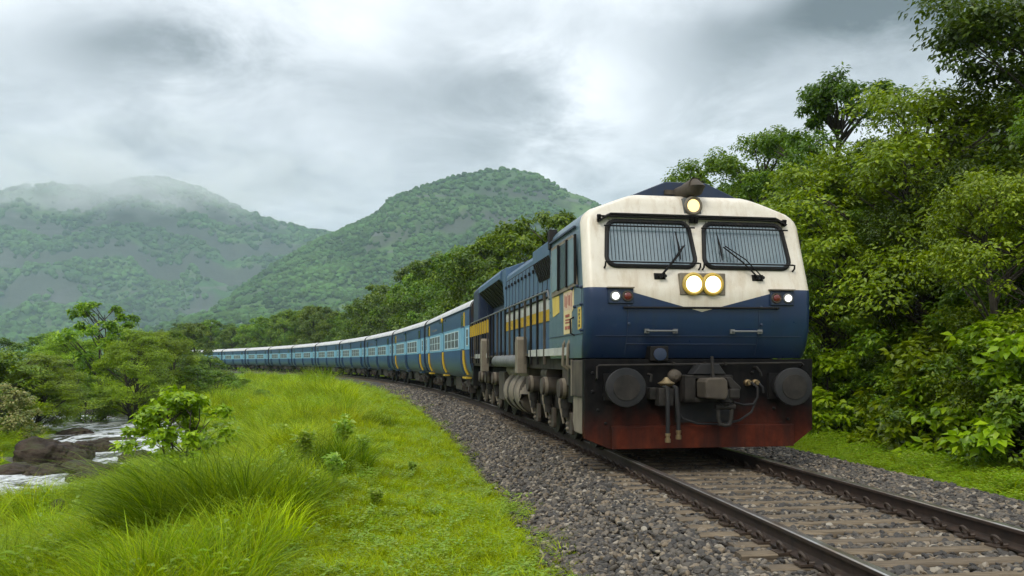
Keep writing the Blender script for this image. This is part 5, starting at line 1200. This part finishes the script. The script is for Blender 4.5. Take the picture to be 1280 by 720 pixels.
# tall tussocks
TUS = [(268, 8.6, 1.1, .80, 7000, 'largest tall tussock of fine grass arching over the near bank', 'tussock', (-.25, -.10)),
       (420, 11.4, .85, .42, 1300, 'tall grass tussock among pale weeds beside the largest tussock', 'tussock', (.05, -.1)),
       (385, 12.6, .75, .5, 1100, 'tussock of dark grass behind the largest tussock', 'grass_blade', (-.1, 0)),
       (470, 21.5, .75, .42, 700, 'upright grass clump standing alone near the ballast edge', 'tussock', (0, 0)),
       (440, 19.0, .65, .5, 700, 'spreading grass clump next to the upright lone clump', 'grass_blade', (0, 0)),
       (395, 15.2, .8, .65, 1100, 'broad pale grass clump on the crest of the bank', 'grass_blade', (-.1, -.05)),
       (330, 17.0, .7, .6, 900, 'grass clump on the slope between crest and young shrub', 'grass_blade', (-.15, 0)),
       (40, 11.8, .6, .6, 900, 'low grass clump on the wet ground below the boulders', 'grass_blade', (0, 0)),
       (150, 9.6, .6, .6, 1000, 'grass clump at the foot of the bank beside the largest tussock', 'grass_blade', (-.1, 0)),
       (1165, 10.6, .42, .40, 800, 'dark narrow-leaved grass clump on the verge beside the far rail', 'tussock', (-.1, -.1)),
       (1240, 12.4, .45, .45, 800, 'light grass clump at the foot of the wood edge', 'grass_blade', (0, 0))]
for i, (px, Y, h, sp, n, lab, mt, bias) in enumerate(TUS):
    x = at(px, Y); r_ = np.random.default_rng(300+i); Vs = []; Fs = []; off = 0; m_ = 60 if n > 5000 else 26
    for k in range(m_):        # many small roots grown together
        a_ = r_.uniform(0, 6.28); q_ = sp*1.25*math.sqrt(r_.uniform(0, 1)); f_ = r_.uniform(.62, 1.12)*(1-.35*q_/(sp*1.25))
        V, F = blades(int(n*.8/m_), h*f_, sp*.16, .0105, .85, r_, 6, (bias[0]+.35*cos(a_)*q_/sp+r_.normal(0, .1), bias[1]+.35*sin(a_)*q_/sp+r_.normal(0, .1)), .45)
        V = V + np.array([cos(a_)*q_, sin(a_)*q_, 0]); Vs.append(V); Fs.append(F+off); off += len(V)
    V = np.concatenate(Vs); F = np.concatenate(Fs)
    me = np_mesh('grass_tussock', V, F, True); o = mobj('grass_tussock', me, MAT[mt]); o.location = (x, Y, gz1(x, Y)); setp(o, lab, 'grass clump', 'tall grass tussocks')
# pale leafy weeds with whorled leaves
def weed_plant(px, Y, H, seed, lab):
    r = np.random.default_rng(seed); x = at(px, Y); e = empty('weed_plant', (x, Y, gz1(x, Y)-.02), 0); setp(e, lab, 'weed', 'pale weeds on the bank')
    mb = MB(); Ps, Ds, Ns = [], [], []
    for k in range(7):
        a = r.uniform(0, 6.28); t_ = Vector((cos(a)*.26*H*r.uniform(.3, 1), sin(a)*.26*H*r.uniform(.3, 1), H*r.uniform(.75, 1.05))); path = [Vector((0, 0, 0)), Vector((t_.x*.35, t_.y*.35, t_.z*.5)), t_]; mb.tube(path, [.008, .006, .003], 6)
        for lev in np.linspace(.3, 1, 7):
            c = np.array(path[1].lerp(t_, (lev-.3)/.7))
            for j in range(6):
                b = j*1.047 + lev*4 + r.uniform(-.2, .2); Ps.append(c); Ds.append((cos(b), sin(b), r.uniform(-.5, .6))); Ns.append((r.normal(0, .5), r.normal(0, .5)-.4, 1))
    n = len(Ps); V, F = leaf_arrays(np.array(Ps), np.array(Ds, float), unit(np.array(Ns, float)), (.095*H/.8+.03)*r.uniform(.6, 1.2, n), (.042*H/.8+.012)*r.uniform(.8, 1.2, n))
    mb.obj('stem', MAT['weed'], e); me = np_mesh('leaves', V, F); mobj('leaves', me, MAT['weed'], e)
WL = ['pale whorled weed rising above the largest tussock', 'tallest pale weed on the crest of the bank', 'pale weed between the tallest weed and the ballast', 'small whorled weed low on the mown strip', 'weed with pale whorls at the foot of the crest', 'slim weed between two tussocks', 'low pale weed beside the ballast']
for i, (px, Y, H) in enumerate([(382, 11.0, .60), (428, 12.8, .68), (452, 12.0, .5), (515, 12.2, .22), (418, 9.9, .42), (350, 13.4, .6), (470, 9.3, .25)]): weed_plant(px, Y, H, 500+i, WL[i])

# boulders
def boulder(px, Y, w, dz, h, lab, seed, dx=0):
    bm = bmesh.new(); bmesh.ops.create_icosphere(bm, subdivisions=5, radius=1); bm.verts.ensure_lookup_table()
    c = np.array([v.co for v in bm.verts]); x, y, z = c.T
    f = 1 + .75*fbm(x*1.3+seed, y*1.3+z*1.1, seed, 3) + .30*fbm(x*4+seed, y*4+z*3.3, seed+3, 3)
    f += .55*np.abs(fbm(x*1.9+seed*3, y*1.9-z*1.6, seed+9, 5)) + .14*fbm(x*9+seed, y*9+z*7, seed+2, 3)
    c = np.stack([x*w*f, y*w*.75*f, np.maximum(z, -.55)*h*f*np.where(z > .4, .86, 1)], 1)
    for v, q in zip(bm.verts, c): v.co = q
    me = bpy.data.meshes.new('boulder'); bm.to_mesh(me); bm.free(); me.polygons.foreach_set('use_smooth', [True]*len(me.polygons)); me.materials.append(MAT['boulder'])
    x = at(px, Y); o = mobj('boulder', me, None); o.location = (x, Y, max(gz1(x, Y), ZW-.1)+dz); o.rotation_euler = (0, 0, seed); setp(o, lab, 'boulder', 'boulders in the stream')
BO = [(62, 24.2, 1.0, .25, .66, 'largest dark rounded boulder in the stream'), (103, 25.2, .50, .22, .48, 'smaller boulder leaning against the largest boulder'), (124, 27.5, .52, .16, .36, 'rounded rock alone in the white water'),
      (104, 22.6, .75, .10, .30, 'low flat rock in front of the largest boulder'), (60, 22.0, .62, .08, .28, 'low rock at the water edge below the largest boulder'), (20, 22.3, .75, .05, .30, 'flat rock shelf beside the pool'),
      (170, 25.0, .55, .12, .32, 'rock on the near bank beside the young shrub'), (146, 31.5, .8, .0, .22, 'low stony spit in the stream upstream of the boulders'), (74, 14.6, .30, .10, .24, 'small dark rock sunk in the near grass'),
      (112, 20.8, .5, .04, .2, 'flat brown rock at the grass edge'), (136, 21.6, .35, .06, .2, 'small stone between the grass edge and the rapids'), (188, 33.5, .6, .05, .3, 'rock half under the bank upstream'), (95, 34, .7, .05, .3, 'dark rock at the far water edge')]
for i, (px, Y, w, dz, h, lab) in enumerate(BO): boulder(px, Y, w, dz, h, lab, 3+i*5)

# ------------------------------------------------------------------ air: haze box and mist round the far summit
def volume_box(name, x0, x1, y0, y1, z0, z1, label): 
    return setp(MB().box(x0, x1, y0, y1, z0, z1).obj(name, MAT[name], None, 0), label, kind='stuff')
t = NT('haze'); t.t.nodes.remove(t.b); v = t.n('ShaderNodeVolumePrincipled'); v.inputs['Color'].default_value = (.66, .86, 1.0, 1); v.inputs['Density'].default_value = .00017; v.inputs['Anisotropy'].default_value = .0
t.l(v.outputs[0], t.out.inputs['Volume']); MAT['haze'] = t.m
volume_box('haze', -4200, 4200, -300, 3600, -12, 640, 'thin monsoon haze over the whole valley')

def mist():
    t = NT('mist'); t.t.nodes.remove(t.b); v = t.n('ShaderNodeVolumePrincipled'); v.inputs['Color'].default_value = (.99, .99, 1.0, 1)
    x, y, z = t.sep(t.tc('Generated')); n = t.noise(1.0, 3, .6, t.map((.0045, .0045, .0085)))
    def bell(a, w): q = t.math('DIVIDE', t.math('SUBTRACT', a, .5), w); return t.math('SUBTRACT', 1.0, t.math('MULTIPLY', q, q), clamp=True)
    e = t.math('MULTIPLY', t.math('MULTIPLY', bell(x, .5), bell(y, .5)), t.ramp(z, (0.0, 0.0), (.30, .80), (.55, 1.0), (1.0, .1)))
    d = t.math('MULTIPLY', t.math('MAXIMUM', t.math('SUBTRACT', t.math('ADD', t.math('MULTIPLY', n, 1.5), t.math('MULTIPLY', e, .55)), 0.95), 0.0), .017)
    t.l(d, v.inputs['Density']); t.l(v.outputs[0], t.out.inputs['Volume']); MAT['mist'] = t.m
    volume_box('mist', -1900, -350, 1750, 2650, 330, 632, 'grey mist hanging round the far summit')
mist()
